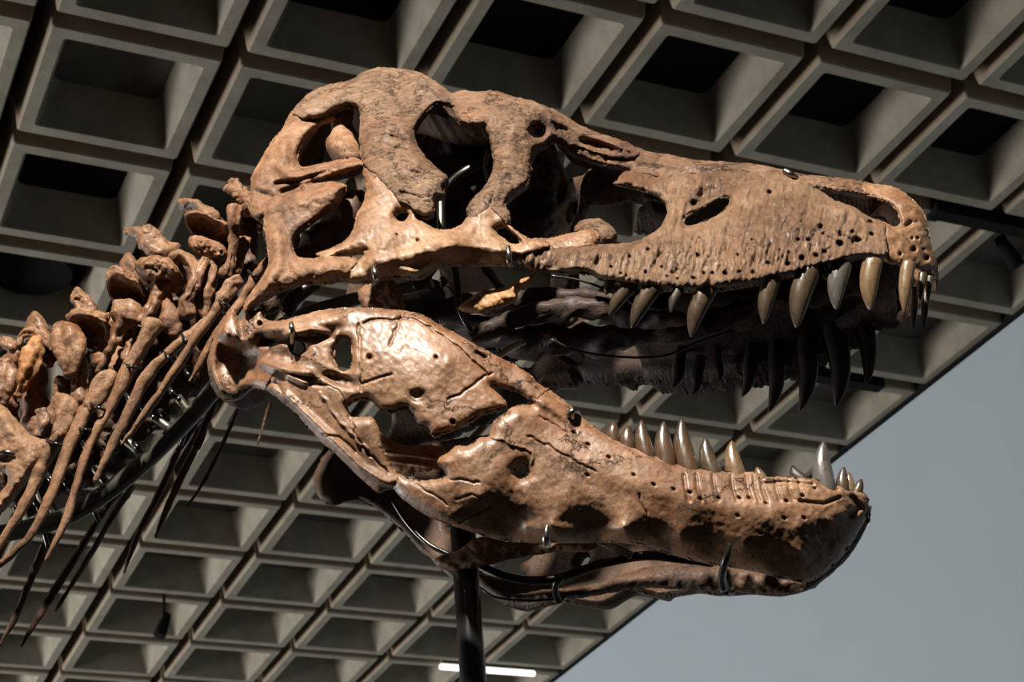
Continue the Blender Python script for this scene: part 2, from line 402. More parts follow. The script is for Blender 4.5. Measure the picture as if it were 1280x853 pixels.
def loft(rows, n=20, seg=14, noise=0.0, nscale=0.03, seed=0, cap=0.6, ref=(0, 1, 0), lobes=0.0):
    """solid of elliptical rings; a row is x, y, z, radius across, radius in depth"""
    r = spline(rows, n); c = r[:, :3]; ra = np.maximum(r[:, 3], 1e-4); rb = np.maximum(r[:, 4], 1e-4)
    t = np.gradient(c, axis=0); t /= np.linalg.norm(t, axis=1)[:, None] + 1e-12
    ref = np.array(ref, float); ref = np.broadcast_to(ref, t.shape)
    sidev = np.cross(t, ref); sidev /= np.linalg.norm(sidev, axis=1)[:, None] + 1e-9
    dep = np.cross(sidev, t)
    # rounded ends
    k = 3; e0 = [c[0] - t[0] * ra[0] * cap * math.sin(a) for a in (1.5, 1.0, 0.5)]; e1 = [c[-1] + t[-1] * ra[-1] * cap * math.sin(a) for a in (0.5, 1.0, 1.5)]
    s = [math.cos(a) for a in (1.5, 1.0, 0.5)]
    C = np.concatenate([e0, c, e1]); RA = np.concatenate([ra[0] * np.array(s), ra, ra[-1] * np.array(s[::-1])]); RB = np.concatenate([rb[0] * np.array(s), rb, rb[-1] * np.array(s[::-1])])
    S = np.concatenate([[sidev[0]] * k, sidev, [sidev[-1]] * k]); D = np.concatenate([[dep[0]] * k, dep, [dep[-1]] * k])
    N = len(C); an = np.linspace(0, 2 * math.pi, seg, endpoint=False)
    V = C[:, None] + (RA[:, None] * np.cos(an))[..., None] * S[:, None] + (RB[:, None] * np.sin(an))[..., None] * D[:, None]
    if lobes:
        tt = np.linspace(0, 1, N)[:, None]; a_ = an[None]; ph = seed * 1.7
        k_ = 1 + lobes * np.sin(2 * a_ + ph + 3.5 * tt) + lobes * 0.75 * np.sin(3 * a_ - ph * 1.3 - 4.2 * tt) + lobes * 0.5 * np.sin(5 * a_ + ph * 2.1 + 6 * tt)
        V = C[:, None] + (V - C[:, None]) * k_[..., None]
    if noise:
        f = fbm(V[..., 0] / nscale + V[..., 1] / nscale * 0.7, V[..., 2] / nscale - V[..., 1] / nscale * 0.6, seed, 4)
        V = V + (V - C[:, None]) * 0 + (S[:, None] * np.cos(an)[None, :, None] + D[:, None] * np.sin(an)[None, :, None]) * (f * noise)[..., None]
    V = V.reshape(-1, 3); i = np.arange(N - 1)[:, None] * seg; j = np.arange(seg)[None]; jn = (j + 1) % seg
    Q = np.stack([i + j, i + jn, i + seg + jn, i + seg + j], -1).reshape(-1, 4)
    T = np.concatenate([Q[:, [0, 1, 2]], Q[:, [0, 2, 3]]])
    caps = [(0, b + 1, b) for b in range(1, seg - 1)] + [((N - 1) * seg, (N - 1) * seg + b, (N - 1) * seg + b + 1) for b in range(1, seg - 1)]
    T = np.concatenate([T, np.array(caps)])
    along = np.repeat(np.linspace(0, 1, N), seg)
    # outward orientation by signed volume
    a, b, c_ = V[T[:, 0]], V[T[:, 1]], V[T[:, 2]]
    if (a * np.cross(b, c_)).sum() < 0 and False: T = T[:, ::-1]
    cen = V.mean(0); vol = ((a - cen) * np.cross(b - cen, c_ - cen)).sum()
    if vol < 0: T = T[:, ::-1]
    return V, T, along

MPP = 0.00149                                       # metres per pixel at the skull's mid-plane
def prow(u, v, w, ru, rd=None):
    """a loft row from a pixel, its half-width offset, radius in pixels and depth radius in pixels"""
    p = pos(np.array(u, float), np.array(v, float), w); return [*p, ru * MPP, (rd if rd else ru) * MPP]
def add_loft(parent, name, rows, mat, label=None, **kw):
    V, T, al = loft([prow(*r) for r in rows], **kw)
    return part(name, mesh_from(name, V - P0(parent), T, mat, along=al), parent, label)

# ------------------------------------------------------------------ the hall: ceiling of coffers, wall, floor
HC = 5.5; CZ = CAM[2] + HC                          # underside of the coffer rims
TH = 0.46525; MX = 0.16373 * HC; MY = MX * 1.04888
E1 = np.array([math.cos(TH), math.sin(TH)]); E2 = np.array([-math.sin(TH), math.cos(TH)])
G0 = np.array([-0.36439, 1.12963]) * HC
def gpt(i, j, z=0.0):
    q = G0 + i * MX * E1 + j * MY * E2; return (q[0], q[1], CZ + z)
def in_view(p, m=0):
    d = np.array(p) - CAM; f = d @ C_F
    if f < 0.5: return False
    u = 640 + F_PX * (d @ C_R) / f; v = 426.5 - F_PX * (d @ C_U) / f
    return -m < u < 1280 + m and -m < v < 853 + m

def quad_plane(name, pts, mat, kind='structure', thick=None):
    n = len(pts); v = [Vector(p) for p in pts]
    f = [tuple(range(n))]
    if thick is not None:
        v += [p + Vector(thick) for p in v]; f = [tuple(range(n)), tuple(range(2 * n - 1, n - 1, -1))] + [(i, i + n, (i + 1) % n + n, (i + 1) % n) for i in range(n)]
    me = mesh_from(name, [tuple(p) for p in v], f, mat, smooth=False)
    o = bpy.data.objects.new(name, me); COL.objects.link(o)
    if kind: o['kind'] = kind
    return o
IE = 6.965
ceiling = quad_plane('ceiling', [gpt(-9, -9, 0.50), gpt(IE, -9, 0.50), gpt(IE, 22, 0.50), gpt(-9, 22, 0.50)], M_SLAB, thick=(0, 0, 0.25))
def wall(name, a, b, mat, t):
    quad_plane(name, [(a[0], a[1], 0), (b[0], b[1], 0), (b[0], b[1], CZ + 0.75), (a[0], a[1], CZ + 0.75)], mat, thick=(t[0], t[1], 0))
wall('wall_right', gpt(IE, -9), gpt(IE, 22), M_WALL, E1 * 0.3)
wall('wall_back', gpt(-9, 22), gpt(IE, 22), M_WALL, E2 * 0.3)
quad_plane('floor', [(*gpt(-9, -9)[:2], 0), (*gpt(IE, -9)[:2], 0), (*gpt(IE, 22)[:2], 0), (*gpt(-9, 22)[:2], 0)], M_FLOOR, thick=(0, 0, -0.2))
tr = quad_plane('trim_1', [gpt(IE - 0.035, -9, -0.02), gpt(IE, -9, -0.02), gpt(IE, 22, -0.02), gpt(IE - 0.035, 22, -0.02)], M_BLACKR, thick=(0, 0, 0.52))

def ring(hx, hy, r, z, n=3):
    o = []
    for k, (sx, sy) in enumerate(((1, 1), (-1, 1), (-1, -1), (1, -1))):
        for q in range(n + 1):
            a = math.pi / 2 * (k + q / n); o.append((sx * (hx - r) + r * math.cos(a), sy * (hy - r) + r * math.sin(a), z))
    return o
def coffer_mesh():
    prof = [(0.497, 0.012, 0.30), (0.470, 0.012, 0.16), (0.450, 0.014, 0.010), (0.441, 0.014, 0.0), (0.372, 0.02, 0.0), (0.365, 0.02, 0.010), (0.335, 0.03, 0.12), (0.300, 0.05, 0.26)]
    v = []; f = []
    for h, r, z in prof: v += ring(h * MX, h * MY - 0.0, r, z)
    k = 16
    for a in range(len(prof) - 1):
        for b in range(k):
            f.append((a * k + b, a * k + (b + 1) % k, (a + 1) * k + (b + 1) % k, (a + 1) * k + b))
    me = mesh_from('coffer', v, f, M_CONC, smooth=False); me.materials.append(M_JOINT)
    for q in range(2 * k): me.polygons[q].material_index = 1
    return me
def panel_mesh(mat, name):
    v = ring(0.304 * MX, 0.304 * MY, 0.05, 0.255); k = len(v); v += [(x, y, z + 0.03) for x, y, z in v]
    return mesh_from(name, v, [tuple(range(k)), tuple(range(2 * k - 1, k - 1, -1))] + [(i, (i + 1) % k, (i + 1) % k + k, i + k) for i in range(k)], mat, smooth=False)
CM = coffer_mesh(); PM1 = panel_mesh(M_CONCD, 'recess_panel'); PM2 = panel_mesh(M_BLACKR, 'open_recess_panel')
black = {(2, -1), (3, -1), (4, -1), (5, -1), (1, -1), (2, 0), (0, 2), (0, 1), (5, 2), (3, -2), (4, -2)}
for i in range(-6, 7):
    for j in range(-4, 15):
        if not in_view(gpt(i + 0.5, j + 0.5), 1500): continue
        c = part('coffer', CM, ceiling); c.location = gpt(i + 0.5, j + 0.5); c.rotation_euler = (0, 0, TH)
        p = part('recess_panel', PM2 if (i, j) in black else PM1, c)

def wloft(rows, **kw):
    return loft(rows, **kw)
def world_mesh(name, V, T, mat, smooth=True):
    """a mesh object whose origin is the middle of its base"""
    V = np.asarray(V); o0 = np.array([V[:, 0].mean(), V[:, 1].mean(), V[:, 2].min()])
    o = bpy.data.objects.new(name, mesh_from(name, V - o0, T, mat, smooth)); COL.objects.link(o); o.location = o0
    return o
def boxv(c, ax, ay, az):
    c, ax, ay, az = map(np.array, (c, ax, ay, az))
    v = [c + sx * ax + sy * ay + sz * az for sz in (-1, 1) for sx, sy in ((-1, -1), (1, -1), (1, 1), (-1, 1))]
    return v, [(3, 2, 1, 0), (4, 5, 6, 7), (0, 1, 5, 4), (1, 2, 6, 5), (2, 3, 7, 6), (3, 0, 4, 7)]
def wempty(name, loc, label, cat, group=None):
    o = bpy.data.objects.new(name, None); COL.objects.link(o); o.location = loc; o.empty_display_size = 0.1
    return tag(o, label, cat, group)
def wpart(name, V, F, mat, parent, smooth=False, label=None):
    me = mesh_from(name, np.asarray(V) - np.array(parent.location), F, mat, smooth); return part(name, me, parent, label)

E13 = np.array([*E1, 0]); E23 = np.array([*E2, 0]); Z3 = np.array([0, 0, 1.0])
# strip lamp in a groove
def strip_lamp(i0, i1, j):
    a, b = np.array(gpt(i0, j, -0.035)), np.array(gpt(i1, j, -0.035)); c = (a + b) / 2; h = (b - a) / 2
    t = wempty('strip_lamp', c, 'thin glowing white strip lamp in a ceiling groove behind the black pole', 'lamp')
    m, nt, n, l, bs = new_mat('lamp_glow'); bs.inputs['Emission Color'].default_value = (1, 0.98, 0.9, 1); bs.inputs['Emission Strength'].default_value = 1.6
    bs.inputs['Base Color'].default_value = (0.9, 0.9, 0.85, 1)
    V, T, _ = loft([[*a, 0.028, 0.028], [*b, 0.028, 0.028]], n=4, seg=12, ref=(0, 0, 1)); wpart('tube', V, T, m, t, True)
    V, F = boxv(c + Z3 * 0.055, h, E23 * 0.035, Z3 * 0.03); wpart('housing', V, F, M_CONCD, t)
    for s in (-0.7, 0.7):
        V, F = boxv(c + h * s + Z3 * 0.14, E13 * 0.01, E23 * 0.01, Z3 * 0.08); wpart('bracket', V, F, M_BLACKR, t)
strip_lamp(5.6, 6.62, 8.02)
def track(i0, i1, j, label):
    a, b = np.array(gpt(i0, j, 0.0)), np.array(gpt(i1, j, 0.0)); c = (a + b) / 2; h = (b - a) / 2
    t = wempty('light_track', c, label, 'light track', 'light tracks in the ceiling grooves')
    V, F = boxv(c + Z3 * 0.02, h, E23 * 0.045, Z3 * 0.045); wpart('rail', V, F, M_BLACKR, t)
    for s in (-0.9, 0, 0.9):
        V, F = boxv(c + h * s + Z3 * 0.19, E13 * 0.012, E23 * 0.012, Z3 * 0.14); wpart('hanger', V, F, M_BLACKR, t)
    V, F = boxv(c - h - E13 * 0.02 + Z3 * 0.02, E13 * 0.03, E23 * 0.052, Z3 * 0.052); wpart('end_cap', V, F, M_BLACKR, t)
track(5.62, IE - 0.08, 0.06, 'black light track in the groove beyond the tip of the snout')
track(5.9, 6.62, 2.06, 'short black light track in the groove behind the upper teeth')
def spotlight(i, j, dx, label, drop=0.16):
    p = np.array(gpt(i, j, 0.0)); t = wempty('spotlight', p + Z3 * -0.35, label, 'spotlight', 'small black ceiling spotlights')
    V, T, _ = loft([[*(p + Z3 * 0.34), 0.012, 0.012], [*(p - Z3 * drop), 0.012, 0.012]], n=4, seg=8, ref=(0, 1, 0)); wpart('stem', V, T, M_BLACKR, t, True)
    V, F = boxv(p + Z3 * (0.335), E13 * 0.05, E23 * 0.05, Z3 * 0.015); wpart('mount', V, F, M_BLACKR, t)
    a = p - Z3 * drop + E13 * dx * 0.08 + Z3 * 0.07; b = p - Z3 * (drop + 0.12) - E13 * dx * 0.08
    V, T, _ = loft([[*a, 0.032, 0.032], [*(a * 0.5 + b * 0.5), 0.045, 0.045], [*b, 0.05, 0.05]], n=6, seg=14, cap=0.05, ref=(0, 1, 0)); wpart('head', V, T, M_BLACKR, t, True)
spotlight(2.52, 7.0, 0.4, 'black spotlight hanging from the coffers under the neck ribs', 0.22)
spotlight(6.40, 0.33, -0.6, 'black spotlight in the coffer beyond the snout, by the grey wall', -0.05)
def disc_speaker(i, j, r, label):
    p = np.array(gpt(i, j, 0.14)); t = wempty('ceiling_speaker', p, label, 'speaker', 'round black ceiling speakers')
    def disc(z0, z1, r0, r1, n=28):
        v = [(p[0] + rr * math.cos(2 * math.pi * k / n), p[1] + rr * math.sin(2 * math.pi * k / n), p[2] + z) for z, rr in ((z0, r0), (z1, r1)) for k in range(n)]
        return v, [tuple(range(n)), tuple(range(2 * n - 1, n - 1, -1))] + [(k, (k + 1) % n, (k + 1) % n + n, k + n) for k in range(n)]
    V, F = disc(0.0, 0.05, r, r); wpart('grille', V, F, M_BLACKR, t)
    V, F = disc(0.05, 0.22, r * 0.8, r * 0.5); wpart('housing', V, F, M_BLACKR, t)
disc_speaker(5.5, 2.5, 0.21, 'round black speaker in the coffer behind the upper teeth')
disc_speaker(0.45, 2.55, 0.23, 'round black speaker in the coffer above the neck bones')
t = wempty('ceiling_plate', gpt(6.42, 1.95, 0.2), 'small dim yellow plate in the coffer behind the far upper teeth', 'plate')
m_y = concrete_mat('dim_yellow', (0.30, 0.26, 0.03), (0.34, 0.29, 0.04), 3, 0.05)
c = np.array(gpt(6.42, 2.15, 0.12))
V, F = boxv(c, E13 * 0.09, E23 * 0.012, Z3 * 0.022); wpart('plate', V, F, m_y, t)
V, F = boxv(c + Z3 * 0.04 + E23 * 0.02, E13 * 0.12, E23 * 0.012, Z3 * 0.07); wpart('backing', V, F, M_BLACKR, t)

# ------------------------------------------------------------------ half-widths of skull and jaw
W_UP = Rbf([(1172, 342, 0.0), (1166, 315, 0.01), (1160, 295, 0.012), (1152, 335, 0.045), (1135, 330, 0.075), (1140, 300, 0.05), (1110, 300, 0.088), (1110, 325, 0.1),
    (1050, 300, 0.12), (1050, 325, 0.125), (1060, 258, 0.085), (1000, 280, 0.128), (1000, 335, 0.145), (1000, 225, 0.05), (950, 300, 0.148), (950, 350, 0.155), (900, 320, 0.158), (880, 360, 0.165),
    (850, 330, 0.17), (770, 330, 0.19), (770, 352, 0.19), (700, 320, 0.212), (640, 315, 0.235), (560, 308, 0.285), (480, 310, 0.30), (480, 349, 0.275), (530, 344, 0.252), (590, 330, 0.238), (420, 330, 0.315), (340, 340, 0.325), (310, 385, 0.33),
    (1130, 242, 0.012), (1150, 262, 0.012), (1085, 234, 0.016), (1040, 228, 0.022), (940, 207, 0.042), (850, 200, 0.042), (790, 186, 0.058), (720, 158, 0.085), (690, 140, 0.12), (640, 122, 0.15), (660, 160, 0.165),
    (600, 117, 0.155), (560, 116, 0.15), (540, 102, 0.15), (500, 90, 0.14), (450, 100, 0.15), (380, 126, 0.17), (345, 172, 0.215), (318, 215, 0.245), (315, 260, 0.26), (332, 280, 0.285),
    (480, 150, 0.205), (460, 200, 0.235), (520, 240, 0.25), (455, 260, 0.27), (420, 215, 0.245), (400, 245, 0.27), (620, 210, 0.195), (595, 262, 0.235), (640, 270, 0.225), (740, 298, 0.195),
    (900, 215, 0.055), (960, 230, 0.080), (870, 245, 0.088), (845, 270, 0.115), (900, 265, 0.112), (800, 222, 0.062), (825, 290, 0.15), (760, 200, 0.056), (700, 180, 0.095)])
W_LO = Rbf([(262, 455, 0.285), (280, 400, 0.31), (300, 490, 0.275), (350, 430, 0.325), (350, 490, 0.315), (450, 390, 0.315), (450, 450, 0.325), (425, 570, 0.290), (490, 606, 0.265), (440, 530, 0.305), (505, 392, 0.295), (560, 450, 0.30), (560, 412, 0.28), (560, 540, 0.292), (560, 650, 0.248), (600, 620, 0.265), (600, 666, 0.205),
    (650, 520, 0.255), (640, 460, 0.245), (650, 600, 0.238), (640, 674, 0.170), (690, 655, 0.214), (780, 658, 0.187), (720, 520, 0.20), (750, 560, 0.205), (750, 625, 0.200), (750, 675, 0.135), (850, 585, 0.162), (850, 640, 0.163), (840, 690, 0.098), (850, 668, 0.152), (930, 595, 0.130), (930, 645, 0.134), (920, 708, 0.066), (930, 680, 0.118),
    (1000, 602, 0.10), (1000, 650, 0.104), (985, 718, 0.042), (1000, 690, 0.084), (1045, 612, 0.07), (1040, 650, 0.072), (1084, 622, 0.022), (1082, 640, 0.016), (1070, 665, 0.016), (1050, 690, 0.014), (1025, 712, 0.012), (1010, 722, 0.016)])

# ------------------------------------------------------------------ traced bones of the skull
PREMAX = [(1104, 278), (1113, 282), (1120, 284), (1126, 278), (1123, 268), (1118, 259), (1108, 252), (1096, 245), (1082, 242), (1080, 229), (1098, 231), (1119, 235), (1130, 241), (1141, 251), (1151, 261), (1156, 272), (1159, 285), (1161, 298),
          (1165, 313), (1170, 326), (1172, 342), (1169, 351), (1161, 343), (1150, 337), (1137, 332), (1123, 330), (1110, 328), (1105, 322), (1108, 312), (1106, 300), (1103, 290)]
NASAL = [(700, 160), (725, 158), (750, 168), (782, 178), (797, 185), (820, 191), (842, 195), (867, 200), (895, 202), (920, 204), (945, 206), (970, 211), (992, 216), (1005, 219), (1021, 220), (1046, 223), (1066, 225), (1084, 229), (1092, 236), (1084, 243),
         (1070, 241), (1052, 238), (1035, 236), (1020, 233), (1007, 227), (990, 221), (960, 216), (935, 213), (910, 211), (890, 217), (867, 217), (830, 220), (800, 216), (775, 208), (750, 204), (717, 192), (695, 180)]
MAXILLA = [(992, 219), (1007, 226), (1025, 239), (1046, 252), (1066, 259), (1086, 271), (1104, 278), (1106, 290), (1107, 300), (1108, 312), (1106, 324), (1090, 323), (1078, 321), (1066, 324), (1054, 328), (1040, 331), (1023, 335), (1007, 340), (991, 344), (970, 348),
           (950, 354), (915, 360), (880, 363), (850, 363), (822, 362), (792, 358), (770, 354), (750, 349), (738, 342), (717, 340), (700, 340), (675, 338), (658, 334), (644, 326), (638, 320), (655, 315), (685, 311), (700, 310), (725, 309), (750, 306), (775, 305),
           (790, 303), (803, 299), (817, 291), (828, 280), (835, 266), (832, 254), (822, 245), (805, 238), (785, 233), (768, 230), (772, 225), (782, 215), (800, 217), (822, 220), (860, 218), (877, 216), (888, 217), (897, 212), (912, 211), (935, 213), (960, 216), (980, 218)]
MAXFEN = [(856, 280), (857, 271), (870, 264), (887, 255), (903, 247), (912, 249), (908, 259), (895, 270), (876, 278), (862, 282)]
PREFR = [(560, 116), (567, 117), (575, 114), (600, 115), (616, 114), (622, 130), (615, 150), (606, 158), (595, 160), (585, 161), (574, 153), (567, 140), (562, 128)]
LACR = [(614, 114), (640, 121), (660, 125), (675, 130), (690, 136), (707, 145), (725, 157), (745, 166), (765, 172), (782, 178), (797, 186), (795, 194), (775, 197), (750, 191), (730, 184), (707, 178), (692, 174), (680, 181), (670, 187), (664, 200), (662, 215), (657, 230),
        (640, 243), (630, 255), (634, 264), (637, 274), (633, 280), (626, 272), (620, 264), (610, 263), (592, 272), (584, 266), (585, 257), (600, 240), (610, 227), (618, 208), (615, 190), (611, 170), (606, 157), (610, 135)]
POSTORB = [(366, 139), (380, 122), (400, 110), (422, 104), (440, 100), (452, 91), (472, 85), (495, 86), (517, 89), (530, 94), (545, 102), (558, 113), (566, 120), (568, 130), (558, 130), (546, 128), (535, 136), (524, 150), (518, 166), (522, 184), (534, 199), (546, 211), (559, 222),
           (553, 236), (554, 243), (543, 250), (541, 265), (532, 271), (522, 267), (514, 257), (500, 250), (492, 240), (475, 222), (457, 207), (452, 196), (450, 176), (451, 158), (449, 139), (437, 132), (415, 139), (397, 147), (380, 148), (372, 143)]
SQUAM = [(365, 140), (378, 147), (388, 152), (395, 156), (385, 168), (375, 183), (371, 198), (378, 209), (395, 206), (420, 201), (440, 198), (452, 201), (453, 208), (440, 214), (425, 219), (405, 224), (385, 228), (368, 233), (354, 238), (345, 246), (338, 256), (330, 270), (318, 272), (311, 260), (313, 240), (315, 220), (322, 207), (340, 177), (352, 163)]
QUADJ = [(338, 250), (350, 243), (365, 238), (380, 231), (400, 229), (415, 227), (432, 232), (428, 240), (420, 254), (395, 271), (371, 290), (365, 304), (368, 317), (380, 324), (400, 322), (412, 321), (435, 322), (447, 325), (440, 336), (430, 345), (415, 351), (402, 353), (380, 353),
         (360, 358), (347, 363), (332, 371), (317, 381), (307, 391), (305, 381), (315, 365), (325, 352), (334, 335), (336, 317), (332, 295), (330, 280), (333, 262)]
JUGAL = [(457, 207), (476, 222), (493, 240), (501, 250), (510, 256), (522, 270), (540, 285), (560, 288), (575, 282), (585, 271), (598, 266), (612, 260), (622, 266), (636, 281), (648, 291), (664, 300), (676, 300), (686, 306), (662, 314), (640, 318), (636, 326), (630, 330), (600, 330), (570, 330),
         (548, 333), (537, 339), (523, 347), (505, 346), (490, 346), (470, 350), (455, 352), (440, 352), (425, 350), (430, 344), (440, 335), (448, 326), (455, 316), (430, 317), (402, 321), (395, 317), (412, 312), (430, 302), (442, 287), (447, 267), (456, 250), (457, 232), (454, 215)]
JUGTIP = [(664, 300), (690, 298), (722, 290), (740, 287), (747, 296), (743, 306), (725, 310), (690, 312), (672, 312), (660, 312)]
JHOLE = [(620, 285), (629, 283), (641, 292), (650, 303), (640, 304), (630, 298), (622, 291)]
bones = [PREMAX, NASAL, MAXILLA, PREFR, LACR, POSTORB, SQUAM, QUADJ, JUGAL, JUGTIP]
ALLH = [MAXFEN, JHOLE, ell(672, 164, 9, 7.5, 0.3), ell(502, 270, 8, 6)]
U_UP = Union([smooth_poly(b, 4) for b in bones], [smooth_poly(h, 3) for h in ALLH])

pits = [(764, 334, 2.2), (776, 342, 1.8), (783, 345, 2), (807, 341, 3), (834, 346, 2.2), (840, 341, 1.6), (847, 349, 2), (827, 334, 2), (867, 348, 3.2), (880, 342, 2.4), (891, 342, 2.2), (906, 342, 3.2), (924, 340, 2.4), (941, 341, 3.2), (960, 329, 2.6), (985, 330, 3.6), (1002, 323, 3.6),
        (1020, 320, 3), (1031, 315, 3), (1050, 305, 4), (1072, 300, 4.6), (1065, 290, 2.6), (962, 241, 3), (810, 312, 2.4), (872, 320, 2.4), (922, 319, 2), (787, 321, 1.8), (1088, 278, 5), (1090, 293, 3), (1116, 297, 3), (902, 226, 1.5), (872, 318, 2), (998, 300, 2.5), (940, 300, 2), (1026, 284, 4), (1010, 300, 3)]
ppits = [(1142, 312, 3.2), (1158, 323, 3.2), (1140, 298, 1.8), (1147, 298, 1.6), (1154, 312, 1.6), (1125, 318, 2)]
bodyp = [(857, 290), (880, 279), (900, 268), (912, 255), (925, 238), (943, 214), (990, 205), (1130, 270), (1130, 380), (700, 380), (700, 318), (790, 308), (830, 296)]
maxf = [f_step(bodyp, 10, 0.012), f_noise(14, 0.0105, 3, 1.6, 0.42, 0.22), f_noise(5.5, 0.0042, 4, 1.4, 0.5, 0.2), f_noise(34, 0.008, 8),
        f_line([(750, 342), (850, 354), (950, 346), (1030, 328), (1095, 316)], 9, 0.008), f_pit(884, 246, 20, -0.016, 10, -0.5), f_pit(867, 254, 3.2, -0.02),
        f_line([(862, 275), (880, 265), (900, 258)], 2.5, 0.006), f_line([(1046, 275), (1040, 290), (1060, 300), (1075, 312)], 4, -0.007), f_line([(1020, 290), (1050, 305)], 4, -0.006),
        f_line([(840, 285), (845, 262), (862, 235), (890, 218)], 8, 0.006), f_line([(700, 318), (760, 316), (800, 312)], 6, 0.004)]
_pr = random.Random(3)
maxf += [f_pit(a, b, r * _pr.uniform(0.7, 1.0), -0.004 - 0.0035 * r, r * _pr.uniform(0.55, 0.95), _pr.uniform(-0.6, 0.6)) for a, b, r in pits]
rng = random.Random(5)
for k in range(90):                                  # vertical wrinkles on the side of the snout
    a = rng.uniform(790, 1040); b = rng.uniform(255, 325); L = rng.uniform(8, 26)
    if b < 300 - (a - 830) * 0.2: continue
    maxf.append(f_line([(a, b), (a - 2 + rng.uniform(-3, 3), b + L * .5), (a - 5 + rng.uniform(-4, 4), b + L)], rng.uniform(0.9, 1.8), -rng.uniform(0.002, 0.006)))
rough = [f_noise(6, 0.0026, 11), f_noise(2.6, 0.0010, 12), f_noise(25, 0.006, 13)]
mild = [f_noise(30, 0.008, 21), f_noise(7, 0.0011, 22)]
STEP = 1.5
skull = thing('tyrannosaur_skull', 'brown fossil dinosaur skull with long snout and large eye socket', 'skull', pos(np.array(480.), np.array(350.), 0.0))
kw = dict(wfun=lambda u, v: np.maximum(W_UP(u, v), 0.004), union=U_UP, step=STEP)
add_shell(skull, 'maxilla', M_WRNK, 'tan upper jaw bone with wrinkled pitted side', mirror=M_DEEPSHADE, poly=MAXILLA, holes=[MAXFEN], feats=maxf, rnd=15, h=0.016, back=0.022, seed=1, **kw)
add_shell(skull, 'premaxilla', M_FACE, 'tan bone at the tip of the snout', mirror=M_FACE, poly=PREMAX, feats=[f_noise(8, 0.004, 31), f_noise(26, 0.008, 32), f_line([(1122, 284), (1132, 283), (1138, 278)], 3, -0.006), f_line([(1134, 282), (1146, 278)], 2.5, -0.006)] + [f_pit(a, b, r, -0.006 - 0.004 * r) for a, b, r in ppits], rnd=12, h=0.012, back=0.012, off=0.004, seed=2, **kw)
add_shell(skull, 'nasal', M_ROOF, 'rough bone ridge along the top of the snout', mirror=M_SHADED, poly=NASAL, feats=rough + [f_line([(800, 200), (850, 208), (900, 207)], 5, 0.006)], rnd=10, h=0.014, back=0.03, off=0.0, seed=3, **kw)
add_shell(skull, 'prefrontal', M_ROOF, None, mirror=M_SHADED, poly=PREFR, feats=rough + [f_line([(575, 150), (600, 152)], 6, 0.008)], rnd=12, h=0.02, back=0.05, off=0.003, seed=4, **kw)
add_shell(skull, 'lacrimal', M_ROOF, 'rough strut of bone in front of the eye socket', mirror=M_SHADED, poly=LACR, holes=[ell(672, 164, 9, 7.5, 0.3)], feats=rough + [f_pit(748, 182, 26, -0.014, 6, 0.25), f_line([(640, 160), (634, 200), (622, 235), (600, 262)], 9, 0.008), f_line([(690, 148), (740, 172), (790, 188)], 4, 0.006), f_line([(610, 262), (616, 245), (622, 232)], 1.3, -0.004)], rnd=13, h=0.018, back=0.03, off=0.005, seed=5, **kw)
domef = [f_noise(26, 0.009, 41), f_noise(6, 0.0018, 42, 1.5, .7, 0.5), f_line([(500, 150), (505, 175), (520, 205)], 8, 0.008), f_line([(495, 88), (498, 120), (512, 140), (538, 116)], 9, -0.010), f_line([(520, 96), (545, 112)], 6, 0.010), f_line([(460, 130), (468, 180), (500, 230)], 10, 0.007), f_line([(380, 140), (410, 122), (445, 116)], 8, 0.005), f_line([(375, 135), (400, 118)], 3, -0.008)]
for k in range(46):                                  # creases that run round the rim of the socket
    y = rng.uniform(135, 255); x0 = 508 + max(0, y - 175) * 0.33 + rng.uniform(-26, 14); L = rng.uniform(5, 15); a = rng.uniform(0.1, 0.7)
    domef.append(f_line([(x0 - L * math.cos(a), y - L * math.sin(a) * .6), (x0 + rng.uniform(-2, 2), y + rng.uniform(-1, 2)), (x0 + L * math.cos(a), y + L * math.sin(a))], rng.uniform(0.9, 1.5), -rng.uniform(0.0015, 0.0032)))
add_shell(skull, 'postorbital', M_ROOF, 'broad domed cheek bone behind the eye socket', mirror=M_SHADED, poly=POSTORB, feats=domef, rnd=16, h=0.022, back=0.03, off=0.010, seed=6, edge=1.0, **kw)
add_shell(skull, 'squamosal', M_BACK, 'curved bone at the back corner of the skull', mirror=M_SHADED, poly=SQUAM, feats=mild + [f_line([(356, 180), (350, 210), (370, 222), (430, 210)], 7, 0.010), f_line([(345, 230), (372, 226), (410, 214)], 3, -0.012), f_line([(322, 240), (345, 250)], 5, -0.01), f_noise(6, 0.0018, 51)], rnd=13, h=0.022, back=0.03, off=0.002, seed=7, **kw)
add_shell(skull, 'quadratojugal', M_BACK, 'hooked red-brown bone at the jaw corner', mirror=M_SHADED, poly=QUADJ, feats=mild + [f_noise(8, 0.0022, 55), f_line([(340, 262), (380, 252), (425, 236)], 7, 0.008), f_line([(345, 290), (348, 330), (330, 362)], 8, 0.010), f_line([(350, 245), (375, 238)], 3, -0.008), f_line([(370, 335), (420, 336)], 8, 0.006)], rnd=13, h=0.020, back=0.025, off=0.006, seed=8, **kw)
add_shell(skull, 'jugal', M_FACE, 'smooth pale cheek bone below the eye socket', mirror=M_SHADED, poly=JUGAL, holes=[JHOLE, ell(502, 270, 8, 6)], feats=mild + [f_line([(470, 330), (520, 318), (570, 304), (625, 312)], 11, 0.013), f_line([(470, 345), (520, 342)], 5, 0.006), f_noise(5, 0.0010, 56), f_line([(430, 318), (458, 312)], 2, -0.008), f_line([(560, 330), (600, 326)], 6, -0.008), f_pit(522, 301, 2.2, -0.008), f_pit(496, 294, 1.6, -0.006), f_line([(540, 330), (520, 340), (500, 336)], 4, 0.008)], rnd=15, h=0.020, back=0.025, off=0.003, seed=9, **kw)
